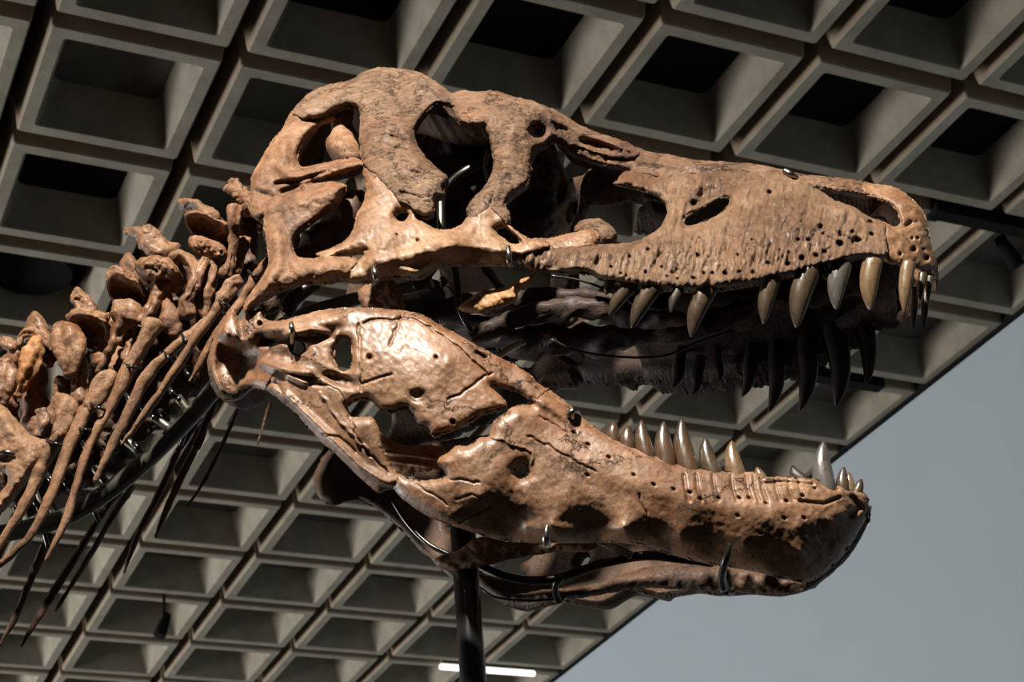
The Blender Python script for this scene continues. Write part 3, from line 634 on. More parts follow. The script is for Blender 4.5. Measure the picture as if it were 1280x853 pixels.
add_shell(skull, 'cheek_splint', M_FACE, None, mirror=M_SHADED, poly=JUGTIP, feats=[f_noise(10, 0.006, 61)], rnd=8, h=0.012, back=0.015, off=0.0, seed=10, **kw)
# snapped suture and cracks are real grooves on the cheek bar
LUMP = [(719, 290), (721, 280), (732, 275), (750, 275), (763, 282), (769, 292), (765, 302), (752, 306), (740, 297), (728, 292)]
add_shell(skull, 'bone_lump', M_ROOF, None, poly=LUMP, wfun=lambda u, v: 0.16 + 0 * u, feats=rough, rnd=14, h=0.02, back=0.03, seed=11, step=STEP)

ROOF1 = [(400, 122), (440, 112), (500, 99), (545, 114), (570, 126), (620, 126), (655, 138), (680, 152), (672, 166), (640, 158), (590, 150), (545, 146), (500, 130), (450, 132), (405, 136)]
add_shell(skull, 'frontal', M_SHADED, 'skull roof bone between the eye sockets', poly=ROOF1, wfun=lambda u, v: 0.105 + 0 * u, feats=[f_noise(30, 0.01, 65)], rnd=8, h=0.008, back=0.21, back_rnd=5, seed=15, step=2.5)
ROOF2 = [(700, 158), (730, 170), (790, 190), (850, 202), (920, 209), (985, 220), (985, 228), (920, 219), (850, 213), (790, 208), (730, 192), (700, 180)]
add_shell(skull, 'nasal_bridge', M_SHADED, None, poly=ROOF2, wfun=lambda u, v: 0.035 + 0 * u, feats=[f_noise(20, 0.004, 66)], rnd=6, h=0.006, back=0.07, back_rnd=4, seed=16, step=2)
# bony palate: shelves that reach from each tooth row towards the middle
def palate_shelf(side):
    us = np.linspace(742, 1132, 60); lu = [742, 770, 822, 880, 950, 1007, 1066, 1110, 1132]; lv = [338, 342, 348, 350, 342, 328, 312, 314, 318]
    vs = np.interp(us, lu, lv); a = pos(us, vs, np.maximum(W_UP(us, vs) - 0.008, 0.02)); k = 9; rows = []
    for q in range(k):
        p = a.copy(); t = q / (k - 1); p[:, 1] = a[:, 1] * (1 - t) + 0.004 * t; p[:, 2] += 0.045 * math.sin(t * 1.6) + 0.006 * fbm(us / 14, np.full(60, q * 0.9), 7); rows.append(p)
    top = np.concatenate(rows); bot = top.copy(); top = top + np.array([0, 0, 0.012]); V = np.concatenate([bot, top]); n = 60 * k
    F = []
    for q in range(k - 1):
        for i in range(59):
            b = q * 60 + i; F += [(b, b + 1, b + 61), (b, b + 61, b + 60), (n + b, n + b + 61, n + b + 1), (n + b, n + b + 60, n + b + 61)]
    for i in range(59):
        for b in (i, (k - 1) * 60 + i): F += [(b, b + 1, n + b + 1), (b, n + b + 1, n + b)]
    for q in range(k - 1):
        for i in (0, 59):
            b = q * 60 + i; F += [(b, b + 60, n + b + 60), (b, n + b + 60, n + b)]
    V[:, 1] *= side
    part('palate_shelf', mesh_from('palate_shelf', V - P0(skull), np.array(F), M_DEEPSHADE), skull)
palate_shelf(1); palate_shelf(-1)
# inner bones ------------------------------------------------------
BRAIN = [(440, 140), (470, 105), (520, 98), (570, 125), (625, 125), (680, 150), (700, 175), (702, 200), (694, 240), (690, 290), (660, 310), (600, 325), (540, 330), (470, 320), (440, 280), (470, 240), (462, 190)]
add_shell(skull, 'braincase', M_DEEPSHADE, 'dark braincase deep inside the skull', poly=BRAIN, wfun=lambda u, v: -0.05 + 0 * u, feats=[f_noise(40, 0.03, 71), f_noise(12, 0.005, 72)], rnd=40, h=0.05, back=0.06, seed=12, step=3, edge=2)
add_loft(skull, 'temporal_column', [(430, 132, 0.13, 14), (428, 150, 0.15, 13), (426, 172, 0.165, 16), (432, 192, 0.175, 20), (440, 205, 0.18, 16)], M_BACK, noise=0.012, seed=3, n=26, seg=24)
add_loft(skull, 'temporal_bar', [(384, 166, 0.19, 6), (396, 155, 0.19, 5), (416, 148, 0.18, 6)], M_BACK, noise=0.004, n=16)
add_loft(skull, 'quadrate', [(352, 300, 0.16, 22), (372, 250, 0.14, 16), (384, 200, 0.13, 18), (400, 170, 0.12, 18)], M_SHADED, noise=0.02, seed=5, n=30, seg=24)
add_loft(skull, 'quadrate_shaft', [(330, 385, 0.26, 14), (360, 345, 0.24, 14), (395, 312, 0.22, 20), (425, 285, 0.20, 28), (445, 250, 0.19, 22)], M_SHADED, noise=0.018, seed=6, n=30, seg=24)
PTER = [(448, 366), (466, 354), (490, 350), (500, 364), (506, 386), (492, 393), (460, 390)]
add_shell(skull, 'pterygoid', M_BACK, None, poly=PTER, wfun=lambda u, v: 0.19 + 0 * u, feats=rough, rnd=14, h=0.02, back=0.02, seed=13, step=STEP)
FRAG = [(574, 386), (590, 372), (604, 364), (622, 362), (645, 352), (672, 338), (662, 352), (646, 363), (644, 374), (622, 384), (598, 390)]
add_shell(skull, 'palate_splinter', M_AMBER, 'orange splinter of palate bone between the jaws', poly=FRAG, wfun=lambda u, v: 0.215 + 0 * u, feats=rough, rnd=10, h=0.014, back=0.014, seed=14, step=STEP)
add_loft(skull, 'palate_bar', [(505, 405, 0.06, 12), (560, 385, 0.05, 16), (630, 376, 0.04, 14), (700, 372, 0.03, 11), (770, 376, 0.03, 9), (840, 380, 0.03, 6)], M_DEEPSHADE, noise=0.012, seed=8, n=50, seg=18)
add_loft(skull, 'palate_bar', [(590, 420, 0.06, 10), (650, 398, 0.06, 13), (720, 385, 0.06, 15), (800, 398, 0.05, 14), (860, 400, 0.05, 8)], M_DEEPSHADE, noise=0.014, seed=9, n=50, seg=18)
add_loft(skull, 'vomer', [(560, 400, -0.02, 16), (640, 425, 0.0, 20), (720, 425, 0.0, 20), (800, 418, 0.0, 17), (900, 400, 0.0, 16), (1000, 370, 0.0, 16), (1090, 350, 0.0, 12)], M_DEEPSHADE, noise=0.02, seed=10, n=60, seg=18)

# teeth --------------------------------------------------------------
TM = [tooth_mat('dark_tooth', (0.062, 0.042, 0.025), (0.030, 0.023, 0.017)), tooth_mat('grey_tooth', (0.085, 0.077, 0.07), (0.055, 0.05, 0.046)),
      tooth_mat('tan_tooth', (0.15, 0.095, 0.052), (0.095, 0.056, 0.028)), tooth_mat('brown_tooth', (0.075, 0.043, 0.024), (0.030, 0.024, 0.019)), tooth_mat('shaded_tooth', (0.025, 0.013, 0.008), (0.028, 0.018, 0.012), 0.5)]
TM[4].node_tree.nodes['Principled BSDF'].inputs['Coat Weight'].default_value = 0  # far teeth coloured near black for the shade inside the mouth
def tooth(parent, bu, bv, tu, tv, wid, w, mat, bend, sink=14, lean=0.0):
    """curved cone with flattened section, rooted in the jaw"""
    L = math.hypot(tu - bu, tv - bv); dx, dy = (tu - bu) / L, (tv - bv) / L
    rows = []
    for t, r in ((-sink / L, 0.95), (0.0, 1.0), (0.25, 0.97), (0.5, 0.84), (0.72, 0.62), (0.88, 0.38), (0.97, 0.18), (1.0, 0.07)):
        b = bend * wid * 4 * max(t, 0) * (1 - t) if t > 0 else -bend * wid * 4 * 0.3 * abs(t)
        u = bu + dx * L * t - dy * b; v = bv + dy * L * t + dx * b
        rows.append((u, v, w + lean * t, r * wid / 2, r * wid * 0.40))
    return add_loft(parent, 'tooth', rows, TM[mat], n=18, seg=16, noise=0.0006, nscale=0.02, cap=0.3, seed=int(bu))
def W1(f, u, v): return float(f(np.array([u], float), np.array([v], float))[0])
UPT = [(763, 352, 757, 369, 12, 0, 0), (786, 358, 762, 395, 20, 0, .10), (814, 362, 790, 410, 23, 0, .10), (847, 366, 839, 391, 14, 4, .1), (884, 362, 864, 421, 25, 0, .14), (964, 352, 955, 405, 22, 0, .10), (1010, 342, 996, 410, 28, 0, .14), (1051, 334, 1046, 387, 25, 1, .12),
       (1090, 331, 1088, 388, 24, 2, .12), (1135, 333, 1130, 390, 17, 2, .08), (1153, 346, 1150, 376, 10, 0, .06), (1162, 350, 1160, 378, 8, 0, .05)]
for a, b, c, d, wd_, m, be in UPT: tooth(skull, a, b, c, d, wd_, W1(W_UP, a, b) + 0.012 if a < 1120 else max(W1(W_UP, a, b) + 0.012, 0.03), m, be, sink=4)
FUP = [(848, 458, 839, 485, 16), (872, 470, 864, 494, 14), (898, 455, 898, 478, 10), (937, 458, 927, 496, 17), (970, 450, 961, 515, 22), (1008, 440, 1000, 513, 26), (1043, 422, 1045, 507, 30), (1078, 404, 1083, 480, 25), (1157, 380, 1155, 413, 9), (1143, 384, 1142, 415, 8)]
for a, b, c, d, wd_ in FUP: tooth(skull, a, b, c, d, wd_, -0.13 if a < 1100 else -0.045, 4 if a < 1100 else 0, -0.22 if a < 1100 else .05, sink=24)

def seat(root, near, far, front=None):
    kid = {o.name: o for o in root.children}
    def first(n, k): q = sorted(x for x in kid if x.split('.')[0] == n); return kid[q[k]]
    for o in list(root.children):
        if o.name.split('.')[0] != 'tooth': continue
        c = np.mean([v.co for v in list(o.data.vertices)[:40]], axis=0)
        y = c[1] + P0(root)[1]; x = c[0]
        host = first(near, 0) if y < 0.02 else first(near, 1)
        if front and x > front[1]: host = first(front[0], 0 if y < 0.02 else 1)
        o.parent = host
seat(skull, 'maxilla', None, ('premaxilla', float(pos(np.array(1118.), np.array(330.), 0.05)[0] - P0(skull)[0])))
# ------------------------------------------------------------------ lower jaw
JAW_OUT = [(262, 442), (268, 420), (275, 407), (282, 395), (291, 389), (300, 401), (307, 395), (318, 389), (327, 387), (330, 398), (342, 402), (357, 400), (380, 394), (410, 387), (445, 385), (475, 386), (505, 389), (525, 393), (545, 404), (570, 418), (590, 429), (620, 445), (640, 455), (660, 467), (672, 479), (690, 490), (710, 505),
           (737, 531), (760, 546), (775, 554), (795, 562), (820, 572), (845, 581), (875, 587), (900, 590), (930, 591), (942, 591), (957, 596), (980, 597), (1000, 599), (1017, 599), (1032, 607), (1050, 609), (1065, 614), (1080, 617), (1085, 625), (1084, 640), (1077, 655), (1062, 680), (1045, 702), (1025, 719), (1005, 726), (975, 721), (940, 712),
           (902, 706), (880, 702), (850, 695), (820, 686), (800, 679), (760, 676), (710, 676), (675, 676), (637, 675), (610, 670), (590, 664), (570, 657), (540, 647), (515, 632), (500, 620), (492, 610), (480, 612), (470, 614), (445, 592), (420, 567), (400, 550), (370, 517), (340, 492), (322, 484), (312, 485), (297, 497), (282, 499), (270, 490), (261, 465)]
JF = [(435, 506), (450, 499), (462, 500), (475, 512), (490, 515), (510, 511), (522, 530), (535, 535), (539, 544), (560, 540), (582, 530), (605, 517), (625, 512), (634, 508), (631, 500), (620, 490), (615, 482), (627, 485), (645, 490), (660, 500), (665, 505), (645, 507), (629, 517), (616, 528), (611, 545), (600, 547), (585, 557), (570, 557), (560, 565), (545, 577), (555, 590), (554, 597),
      (535, 600), (515, 599), (497, 591), (487, 580), (482, 566), (480, 555), (477, 542), (470, 526), (460, 520), (445, 522), (438, 518)]
JH2 = [(430, 424), (438, 430), (440, 450), (436, 462), (425, 462), (417, 447), (420, 432)]
JH1 = ell(372, 435, 8.5, 7.5); JH4 = ell(652, 589, 8.5, 8.5, jit=.1)
JHOLES = [JF, JH2, JH1, JH4]
U_LO = Union([smooth_poly(JAW_OUT, 3)], [smooth_poly(h, 3) for h in JHOLES])
# borders between the jaw's bones
SURA = [(240, 370), (560, 370), (690, 480), (672, 500), (655, 496), (620, 520), (530, 560), (470, 518), (434, 505), (424, 488), (390, 470), (345, 462), (322, 500), (240, 520)]
ANGU = [(322, 500), (345, 462), (390, 470), (424, 488), (434, 505), (470, 518), (475, 560), (500, 592), (492, 612), (480, 640), (420, 640), (300, 500)]
DENT = [(690, 480), (1110, 500), (1110, 760), (470, 760), (480, 640), (492, 612), (500, 592), (530, 560), (620, 520), (655, 496), (672, 500)]
jaw = thing('lower_jaw', 'brown fossil lower jaw with curved teeth, gaping open below the skull', 'jaw bone', pos(np.array(590.), np.array(664.), 0.0))
def jaw_part(name, region, mat, label, mirror, **kw):
    reg = np.array(region, float); outl = smooth_poly(JAW_OUT, 3)
    hp = JHOLES
    seed = kw.pop('seed', 0)
    # outline cut to the region by taking the smaller of the two distances
    def w(u, v): return W_LO(u, v)
    global sdf
    base = sdf
    key = outl
    def sd2(x, y, p):
        if p is key_poly[0]: return np.minimum(base(x, y, outl), base(x, y, reg))
        return base(x, y, p)
    key_poly = [outl]
    sdf = sd2
    try: V, FF = shell(name, poly=outl, mat=mat, wfun=w, holes=hp, union=U_LO, sm=1, seed=seed, **kw)
    finally: sdf = base
    p0 = P0(jaw); o = part(name, mesh_from(name, V - p0, FF, mat), jaw, label)
    Vm = V.copy(); Vm[:, 1] *= -0.72
    part(name, mesh_from(name, Vm - p0, FF[:, ::-1], mirror), jaw)
    return o
jm = [f_noise(55, 0.004, 81), f_noise(10, 0.0007, 82)]
def crk(pts, w=1.2, h=-0.005):
    r = random.Random(int(pts[0][0] * 7 + pts[0][1])); q = spline(pts, max(5, int(sum(math.dist(a, b) for a, b in zip(pts, pts[1:])) / 5)))
    return f_line([(a + r.uniform(-1.8, 1.8), b + r.uniform(-1.8, 1.8)) for a, b in q], w, h)
suf = jm + [f_line([(285, 420), (330, 412), (370, 408), (420, 400)], 9, 0.010), f_line([(330, 428), (370, 424), (415, 418)], 5, -0.016), f_line([(360, 418), (390, 412), (420, 419)], 4, 0.012), f_pit(425, 475, 22, -0.014, 8, .3),
    f_line([(275, 405), (285, 425), (310, 425)], 8, 0.012), f_pit(285, 406, 22, 0.018, 17), f_pit(300, 452, 30, -0.012, 20, 0.3), f_line([(268, 430), (266, 462), (276, 488)], 6, 0.012), f_line([(330, 455), (360, 465), (385, 466)], 6, 0.010), f_line([(300, 402), (303, 420)], 4, -0.012), f_pit(325, 405, 3, -0.02), f_line([(340, 440), (365, 448)], 8, -0.008), f_pit(462, 447, 3.4, -0.010), f_pit(545, 447, 2.2, -0.008), f_line([(596, 441), (606, 447)], 2.5, -0.012), f_pit(566, 528, 3, -0.012), f_pit(522, 495, 11, -0.007, 8),
    f_noise(5, 0.0010, 83), crk([(455, 404), (475, 397), (490, 402), (500, 396), (505, 390)]), crk([(500, 396), (494, 415), (488, 430)]), crk([(500, 396), (530, 405), (560, 425), (585, 445), (610, 470)]), crk([(448, 405), (450, 450), (452, 490)]), crk([(560, 500), (580, 490), (600, 475), (615, 468)], 1.0, -0.005),
    f_pit(510, 440, 60, 0.010, 50, .3), f_line([(452, 480), (475, 472), (490, 468)], 1.3, -0.004)]
anf = jm + [f_line([(340, 480), (400, 535), (450, 585), (485, 605)], 6, 0.010), crk([(400, 490), (420, 520), (445, 550), (460, 560)], 1.5, 0.004), f_line([(322, 475), (345, 480), (352, 490)], 4, -0.012), f_pit(395, 478, 12, -0.012, 4, .2), f_line([(360, 470), (380, 478), (400, 476)], 3, 0.008), crk([(405, 545), (430, 550), (445, 565)]), crk([(435, 520), (455, 560), (485, 590)])]
def dent_row():
    o = []
    for a, b in ((657, 482), (717, 541), (735, 556), (761, 572), (792, 594), (817, 606), (842, 612), (862, 616), (875, 624), (898, 623), (924, 623), (936, 623), (958, 630), (983, 627), (922, 645), (950, 666), (975, 667), (1003, 620), (980, 648), (1005, 648), (734, 594), (1018, 611), (1047, 612)):
        o.append(f_pit(a, b, 2.6, -0.008, 1.8, 0.5))
    for a in (855, 870, 891, 914, 933, 942, 951, 968, 985, 998): o.append(f_line([(a, 594 + max(0, (a - 950) * .08)), (a + 2, 612), (a + 7, 626)], 2.0, -0.005))
    return o
def_pts = dent_row()
def f_tip(u, v):                                     # rougher towards the chin
    t = np.clip((u - 930) / 120, 0, 1); return t * 0.003 * fbm(u / 9, v / 9, 88, 4)
dnf = jm + def_pts + [f_tip, f_noise(4.5, 0.0006, 86), f_line([(690, 655), (720, 645), (745, 650)], 6, -0.0015), f_line([(660, 660), (720, 664), (780, 662)], 8, 0.006), f_line([(700, 555), (760, 590), (850, 620), (960, 640)], 18, 0.006), f_line([(575, 655), (590, 645), (612, 635)], 1.6, -0.005), f_line([(570, 625), (590, 618), (605, 625)], 1.2, -0.003),
    crk([(660, 545), (690, 560), (720, 578), (745, 590)], 1.0, -0.004), crk([(798, 620), (808, 645), (810, 660)], 1.2, -0.005), crk([(675, 520), (700, 535), (735, 560)], 1.0, -0.003), crk([(610, 545), (640, 555), (664, 566), (662, 590)], 1.2, 0.003), crk([(545, 600), (580, 600), (600, 605)], 1.2, -0.004), crk([(520, 606), (560, 630)], 1.2, -0.004),
    f_line([(955, 605), (985, 603), (1015, 606)], 3, -0.006), f_line([(1000, 627), (1030, 630), (1050, 622)], 2, -0.008), f_line([(670, 500), (690, 510), (712, 528)], 6, 0.006), f_line([(640, 495), (665, 503)], 3, -0.01), f_line([(1066, 622), (1075, 635), (1062, 645)], 4, -0.01)]
jaw_part('surangular', SURA, M_JAW, 'broad plate at the back of the lower jaw', M_SHADED, feats=suf, rnd=12, h=0.013, back=0.02, step=STEP, off=0.004, seed=21)
jaw_part('angular', ANGU, M_JAW, None, M_SHADED, feats=anf, rnd=13, h=0.015, back=0.016, step=STEP, off=0.0, seed=22)
jaw_part('dentary', DENT, M_JAW, 'tooth-bearing front bone of the lower jaw', M_SHADED, feats=dnf, rnd=15, h=0.015, back=0.03, step=STEP, off=0.002, seed=23)
# bones on the inner side of the jaw
PRE = [(470, 540), (500, 556), (545, 558), (560, 566), (552, 578), (545, 586), (520, 590), (500, 592), (480, 580)]
add_shell(jaw, 'prearticular', M_AMBER, 'golden splintered bone inside the jaw window', poly=PRE, wfun=lambda u, v: 0.165 + 0 * u, feats=[f_line([(482, 566), (545, 574)], 2, .008), f_line([(482, 576), (540, 584)], 2, .008), f_noise(8, .006, 91, .4, 1.6)], rnd=10, h=0.016, back=0.012, seed=24, step=STEP)
ART = [(264, 440), (300, 435), (322, 470), (318, 488), (300, 497), (284, 500), (270, 492), (262, 468)]
add_shell(jaw, 'articular', M_BACK, 'dark knob of the jaw joint', poly=ART, wfun=lambda u, v: 0.21 + 0 * u, feats=rough, rnd=22, h=0.03, back=0.08, seed=25, step=STEP)
SPL = [(543, 703), (548, 697), (565, 692), (600, 672), (650, 676), (740, 676), (735, 688), (690, 690), (640, 698), (610, 706), (580, 712), (555, 712)]
add_shell(jaw, 'splenial', M_BACK, 'orange-brown pointed bone under the jaw', poly=SPL, wfun=lambda u, v: 0.075 + 0 * u, feats=mild, rnd=12, h=0.016, back=0.016, seed=26, step=STEP)
SPF = [(630, 748), (660, 742), (690, 737), (715, 738), (760, 726), (800, 712), (850, 706), (900, 708), (960, 714), (1005, 722), (1010, 728), (990, 738), (970, 741), (920, 740), (860, 736), (800, 735), (760, 741), (709, 749), (660, 752)]
add_shell(jaw, 'splenial', M_SHADED, 'brown bar of bone along the far side of the jaw', poly=SPF, wfun=lambda u, v: -0.03 + 0 * u, feats=mild, rnd=14, h=0.02, back=0.016, seed=27, step=STEP)
LOT = [(766, 548, 769, 527, 16, 3, -.08), (784, 558, 786, 532, 18, 3, -.08), (807, 568, 802, 525, 21, 3, -.10), (832, 577, 830, 527, 23, 3, -.10), (860, 584, 852, 524, 24, 3, -.14), (890, 590, 882, 547, 21, 0, -.14), (920, 592, 915, 551, 21, 2, -.12), (952, 597, 946, 584, 11, 2, -.05), (1031, 607, 1030, 552, 24, 1, -.14), (1053, 612, 1055, 584, 15, 0, -.06), (1071, 617, 1077, 599, 12, 0, 0)]
for a, b, c, d, wd_, m, be in LOT: tooth(jaw, a, b, c, d, wd_, W1(W_LO, a, b) - 0.004, m, be, sink=12)
for a, b, c, d, wd_, m, be, w in ((1002, 600, 991, 582, 15, 4, -.2, -0.03), (1024, 602, 1022, 574, 14, 4, -.1, -0.03), (1063, 610, 1062, 591, 12, 2, -.1, 0.0)): tooth(jaw, a, b, c, d, wd_, w, m, be, sink=12)

seat(jaw, 'dentary', None)
# ------------------------------------------------------------------ neck
def vert(label, u, v): return thing('neck_vertebra', label, 'vertebra', pos(np.array(float(u)), np.array(float(v)), 0.0), 'vertebrae of the neck')
cw = lambda w: (lambda u, v: w + 0 * u)
def vshell(t, name, poly, w, mat=None, h=0.014, back=0.03, rnd=10, feats=(), seed=0, tilt=0.0, label=None):
    p = np.array(poly, float); cy = p[:, 1].mean()
    return add_shell(t, name, mat or M_NECK, label, poly=poly, wfun=lambda u, v: w + tilt * (v - cy) * MPP, feats=[f_noise(7, 0.004, seed + 5), f_noise(18, 0.006, seed + 6)] + list(feats), rnd=rnd, h=h, back=back, seed=seed, step=1.5, edge=1.0)
def vl(t, name, rows, mat=None, noise=0.005, **kw):
    kw.setdefault('n', 40); kw.setdefault('seg', 28)
    if noise: kw.setdefault('lobes', 0.15 if name not in ('shaft', 'rib_head') else 0.10)
    return add_loft(t, name, rows, mat or M_NECK, noise=noise * 1.3, nscale=0.016, **kw)
v1 = vert('rough knobbed neck vertebra tucked against the back of the skull', 300, 345)
vl(v1, 'neural_spine', [(285, 231, .08, 6), (295, 236, .08, 11), (304, 248, .08, 13), (313, 264, .07, 14)], M_BACK, 0.012, seed=1)
vl(v1, 'articular_process', [(294, 262, .13, 10), (293, 276, .13, 9), (291, 300, .12, 6), (286, 326, .12, 5), (281, 344, .12, 7)], M_BACK, seed=2)
vl(v1, 'centrum', [(308, 272, .02, 18), (302, 300, .01, 22), (300, 340, .01, 22)], M_SHADED, 0.01, seed=3)
vl(v1, 'transverse_process', [(306, 300, .07, 8), (300, 325, .08, 6), (294, 345, .09, 7)], M_BACK, seed=4)
v2 = vert('neck vertebra with a hollow spoon-shaped facet above a rough broken lump', 260, 380)
vl(v2, 'neural_spine', [(225, 252, .05, 4), (234, 258, .05, 9), (248, 262, .05, 13), (266, 278, .05, 18)], None, 0.007, seed=5)
vshell(v2, 'facet', [(231, 270), (238, 264), (256, 266), (272, 274), (284, 279), (283, 290), (264, 297), (245, 295), (234, 284)], .085, M_BACK, 0.012, 0.04, 6, [f_pit(256, 283, 22, -0.022, 13, .2)], 31, tilt=-0.9)
vshell(v2, 'rugose_lump', [(236, 299), (243, 295), (258, 297), (272, 303), (282, 312), (278, 323), (262, 321), (243, 317), (237, 309)], .075, M_BACK, 0.02, 0.05, 9, [f_noise(4, 0.012, 77)], 32)
vl(v2, 'pedicle', [(266, 318, .06, 14), (268, 335, .06, 11), (262, 355, .07, 9), (256, 372, .07, 10), (250, 392, .06, 14)], M_BACK, seed=6)
vl(v2, 'pedicle', [(258, 325, .09, 6), (248, 345, .10, 6), (242, 358, .10, 8), (236, 370, .10, 5.5), (226, 395, .09, 9)], None, seed=7)
vl(v2, 'centrum', [(275, 330, .0, 18), (268, 375, .0, 26), (255, 410, .0, 28)], M_SHADED, 0.012, seed=8)
v3 = vert('neck vertebra with a tall knobbed spine and thick round facet', 210, 410)
vl(v3, 'neural_spine', [(157, 288, .08, 5), (166, 290, .08, 6), (178, 296, .08, 12), (192, 306, .08, 17), (210, 318, .07, 18)], None, 0.006, seed=9)
vl(v3, 'spine_knob', [(184, 285, .09, 6), (189, 292, .09, 9), (200, 306, .08, 10)], None, 0.005, seed=10)
vshell(v3, 'facet', [(169, 334), (176, 324), (190, 321), (208, 322), (220, 332), (223, 346), (212, 357), (195, 359), (178, 352)], .115, None, 0.028, 0.05, 14, [f_noise(5, 0.008, 78), f_line([(172, 345), (195, 356), (218, 348)], 6, -0.012)], 33, tilt=-0.5)
vl(v3, 'pedicle', [(204, 350, .10, 15), (198, 364, .11, 9), (190, 382, .12, 7.5), (178, 402, .12, 9)], None, seed=11)
vl(v3, 'pedicle', [(203, 360, .09, 10), (206, 385, .09, 11), (212, 402, .09, 16), (222, 418, .08, 14)], M_BACK, seed=12)
vl(v3, 'transverse_process', [(214, 324, .08, 7), (232, 321, .08, 8), (243, 333, .09, 8), (246, 350, .1, 7), (238, 368, .1, 7), (231, 378, .1, 8), (236, 395, .09, 10)], None, seed=13)
vl(v3, 'centrum', [(222, 345, .0, 24), (222, 400, -.01, 30), (215, 450, -.01, 30)], M_SHADED, 0.012, seed=14)
v4 = vert('low neck vertebra with a cupped facet and torn thin spine', 165, 420)
vshell(v4, 'neural_spine', [(151, 332), (154, 321), (161, 317), (168, 322), (175, 336), (179, 352), (166, 354), (153, 346)], .06, M_BACK, 0.012, 0.03, 7, (), 34)
vshell(v4, 'facet', [(134, 352), (139, 341), (149, 338), (163, 348), (176, 354), (182, 374), (167, 386), (149, 382), (137, 370)], .085, M_BACK, 0.014, 0.04, 6, [f_pit(158, 366, 22, -0.03, 14, .5)], 35, tilt=-1.0)
vl(v4, 'facet_rim', [(136, 344, .10, 5), (146, 340, .10, 7), (160, 349, .09, 6)], None, 0.004, seed=15)
vl(v4, 'pedicle', [(170, 375, .05, 16), (176, 400, .05, 15), (180, 430, .05, 18)], M_SHADED, seed=16)
vl(v4, 'centrum', [(180, 400, -.01, 26), (178, 450, -.02, 32), (172, 490, -.02, 30)], M_SHADED, 0.012, seed=17)
v5 = vert('neck vertebra with a rounded knuckle and a shadowed hollow disc', 120, 470)
vshell(v5, 'neural_spine', [(88, 374), (92, 362), (98, 360), (105, 367), (112, 371), (119, 384), (122, 394), (110, 395), (97, 391), (93, 382)], .09, None, 0.014, 0.03, 9, [f_noise(5, 0.008, 79)], 36)
vshell(v5, 'facet', [(84, 398), (94, 390), (110, 391), (125, 397), (134, 402), (133, 425), (128, 441), (110, 436), (93, 420)], .10, M_NECK, 0.014, 0.04, 5, [f_pit(113, 418, 22, -0.034, 18, .5)], 37, tilt=-0.9)
vl(v5, 'facet_rim', [(85, 397, .115, 4), (96, 391, .115, 6), (112, 394, .11, 6), (132, 398, .11, 8)], None, 0.004, seed=18)
vl(v5, 'knuckle', [(158, 384, .12, 17), (156, 395, .12, 19), (150, 408, .12, 12), (142, 430, .12, 6.5), (134, 450, .115, 6.5), (124, 466, .11, 8)], None, 0.007, seed=19)
vl(v5, 'pedicle', [(164, 402, .1, 9), (162, 424, .1, 5.5), (160, 442, .1, 7), (168, 456, .1, 12)], None, 0.006, seed=20)
vl(v5, 'lamina', [(140, 405, .06, 14), (135, 440, .05, 18), (145, 470, .05, 22)], M_BACK, 0.01, seed=21)
vl(v5, 'centrum', [(140, 440, -.01, 26), (140, 490, -.02, 34), (130, 540, -.02, 30)], M_SHADED, 0.012, seed=22)
v6 = vert('golden neck vertebra with a hanging tongue-shaped process', 60, 520)
vshell(v6, 'neural_spine', [(30, 424), (33, 404), (39, 392), (46, 390), (54, 398), (62, 415), (68, 432), (67, 444), (52, 436), (40, 428)], .10, None, 0.018, 0.03, 12, (), 38)
vl(v6, 'facet_rim', [(22, 432, .13, 4), (27, 420, .13, 5), (40, 416, .13, 6), (55, 425, .13, 6), (66, 437, .12, 5)], None, 0.004, seed=23)
vl(v6, 'tongue_process', [(46, 426, .13, 9), (43, 440, .135, 15), (38, 458, .14, 13), (30, 476, .14, 8), (20, 494, .14, 5)], M_AMBER, 0.006, seed=24)
vl(v6, 'wing', [(50, 436, .10, 10), (60, 446, .10, 12), (64, 455, .10, 6)], M_BACK, seed=25)
vl(v6, 'lobe', [(78, 410, .14, 13), (83, 420, .14, 20), (88, 438, .14, 19), (88, 456, .14, 13), (86, 470, .135, 8)], None, 0.004, seed=26)
vl(v6, 'pedicle', [(95, 440, .10, 10), (100, 462, .10, 10), (98, 485, .10, 12), (104, 505, .1, 14)], None, 0.006, seed=27)
vl(v6, 'lamina', [(44, 460, .07, 16), (42, 490, .07, 18), (44, 520, .07, 18), (52, 545, .07, 14)], M_BACK, 0.008, seed=28)
vl(v6, 'pedicle', [(82, 480, .08, 14), (78, 500, .08, 12), (60, 530, .08, 12)], M_BACK, 0.008, seed=29)
vl(v6, 'tubercle', [(52, 514, .12, 6), (54, 528, .12, 8), (52, 542, .12, 5)], None, 0.004, seed=30)
vl(v6, 'centrum', [(90, 490, -.01, 26), (90, 545, -.02, 34), (80, 590, -.02, 28)], M_SHADED, 0.012, seed=31)
v7 = vert('partly hidden neck vertebra with a thick rounded stub, by the hindmost ribs', 10, 520)
vl(v7, 'facet_rim', [(-4, 432, .13, 9), (8, 430, .13, 9), (17, 436, .13, 7)], None, 0.005, seed=32)
vl(v7, 'lobe', [(7, 455, .14, 11), (6, 470, .14, 14), (4, 490, .14, 13), (2, 506, .135, 9)], None, 0.005, seed=33)
vl(v7, 'lamina', [(18, 440, .08, 8), (10, 470, .06, 16), (8, 510, .06, 18)], M_BACK, 0.006, seed=34)
vl(v7, 'centrum', [(30, 520, -.01, 28), (32, 570, -.02, 34), (22, 620, -.02, 28)], M_SHADED, 0.012, seed=35)

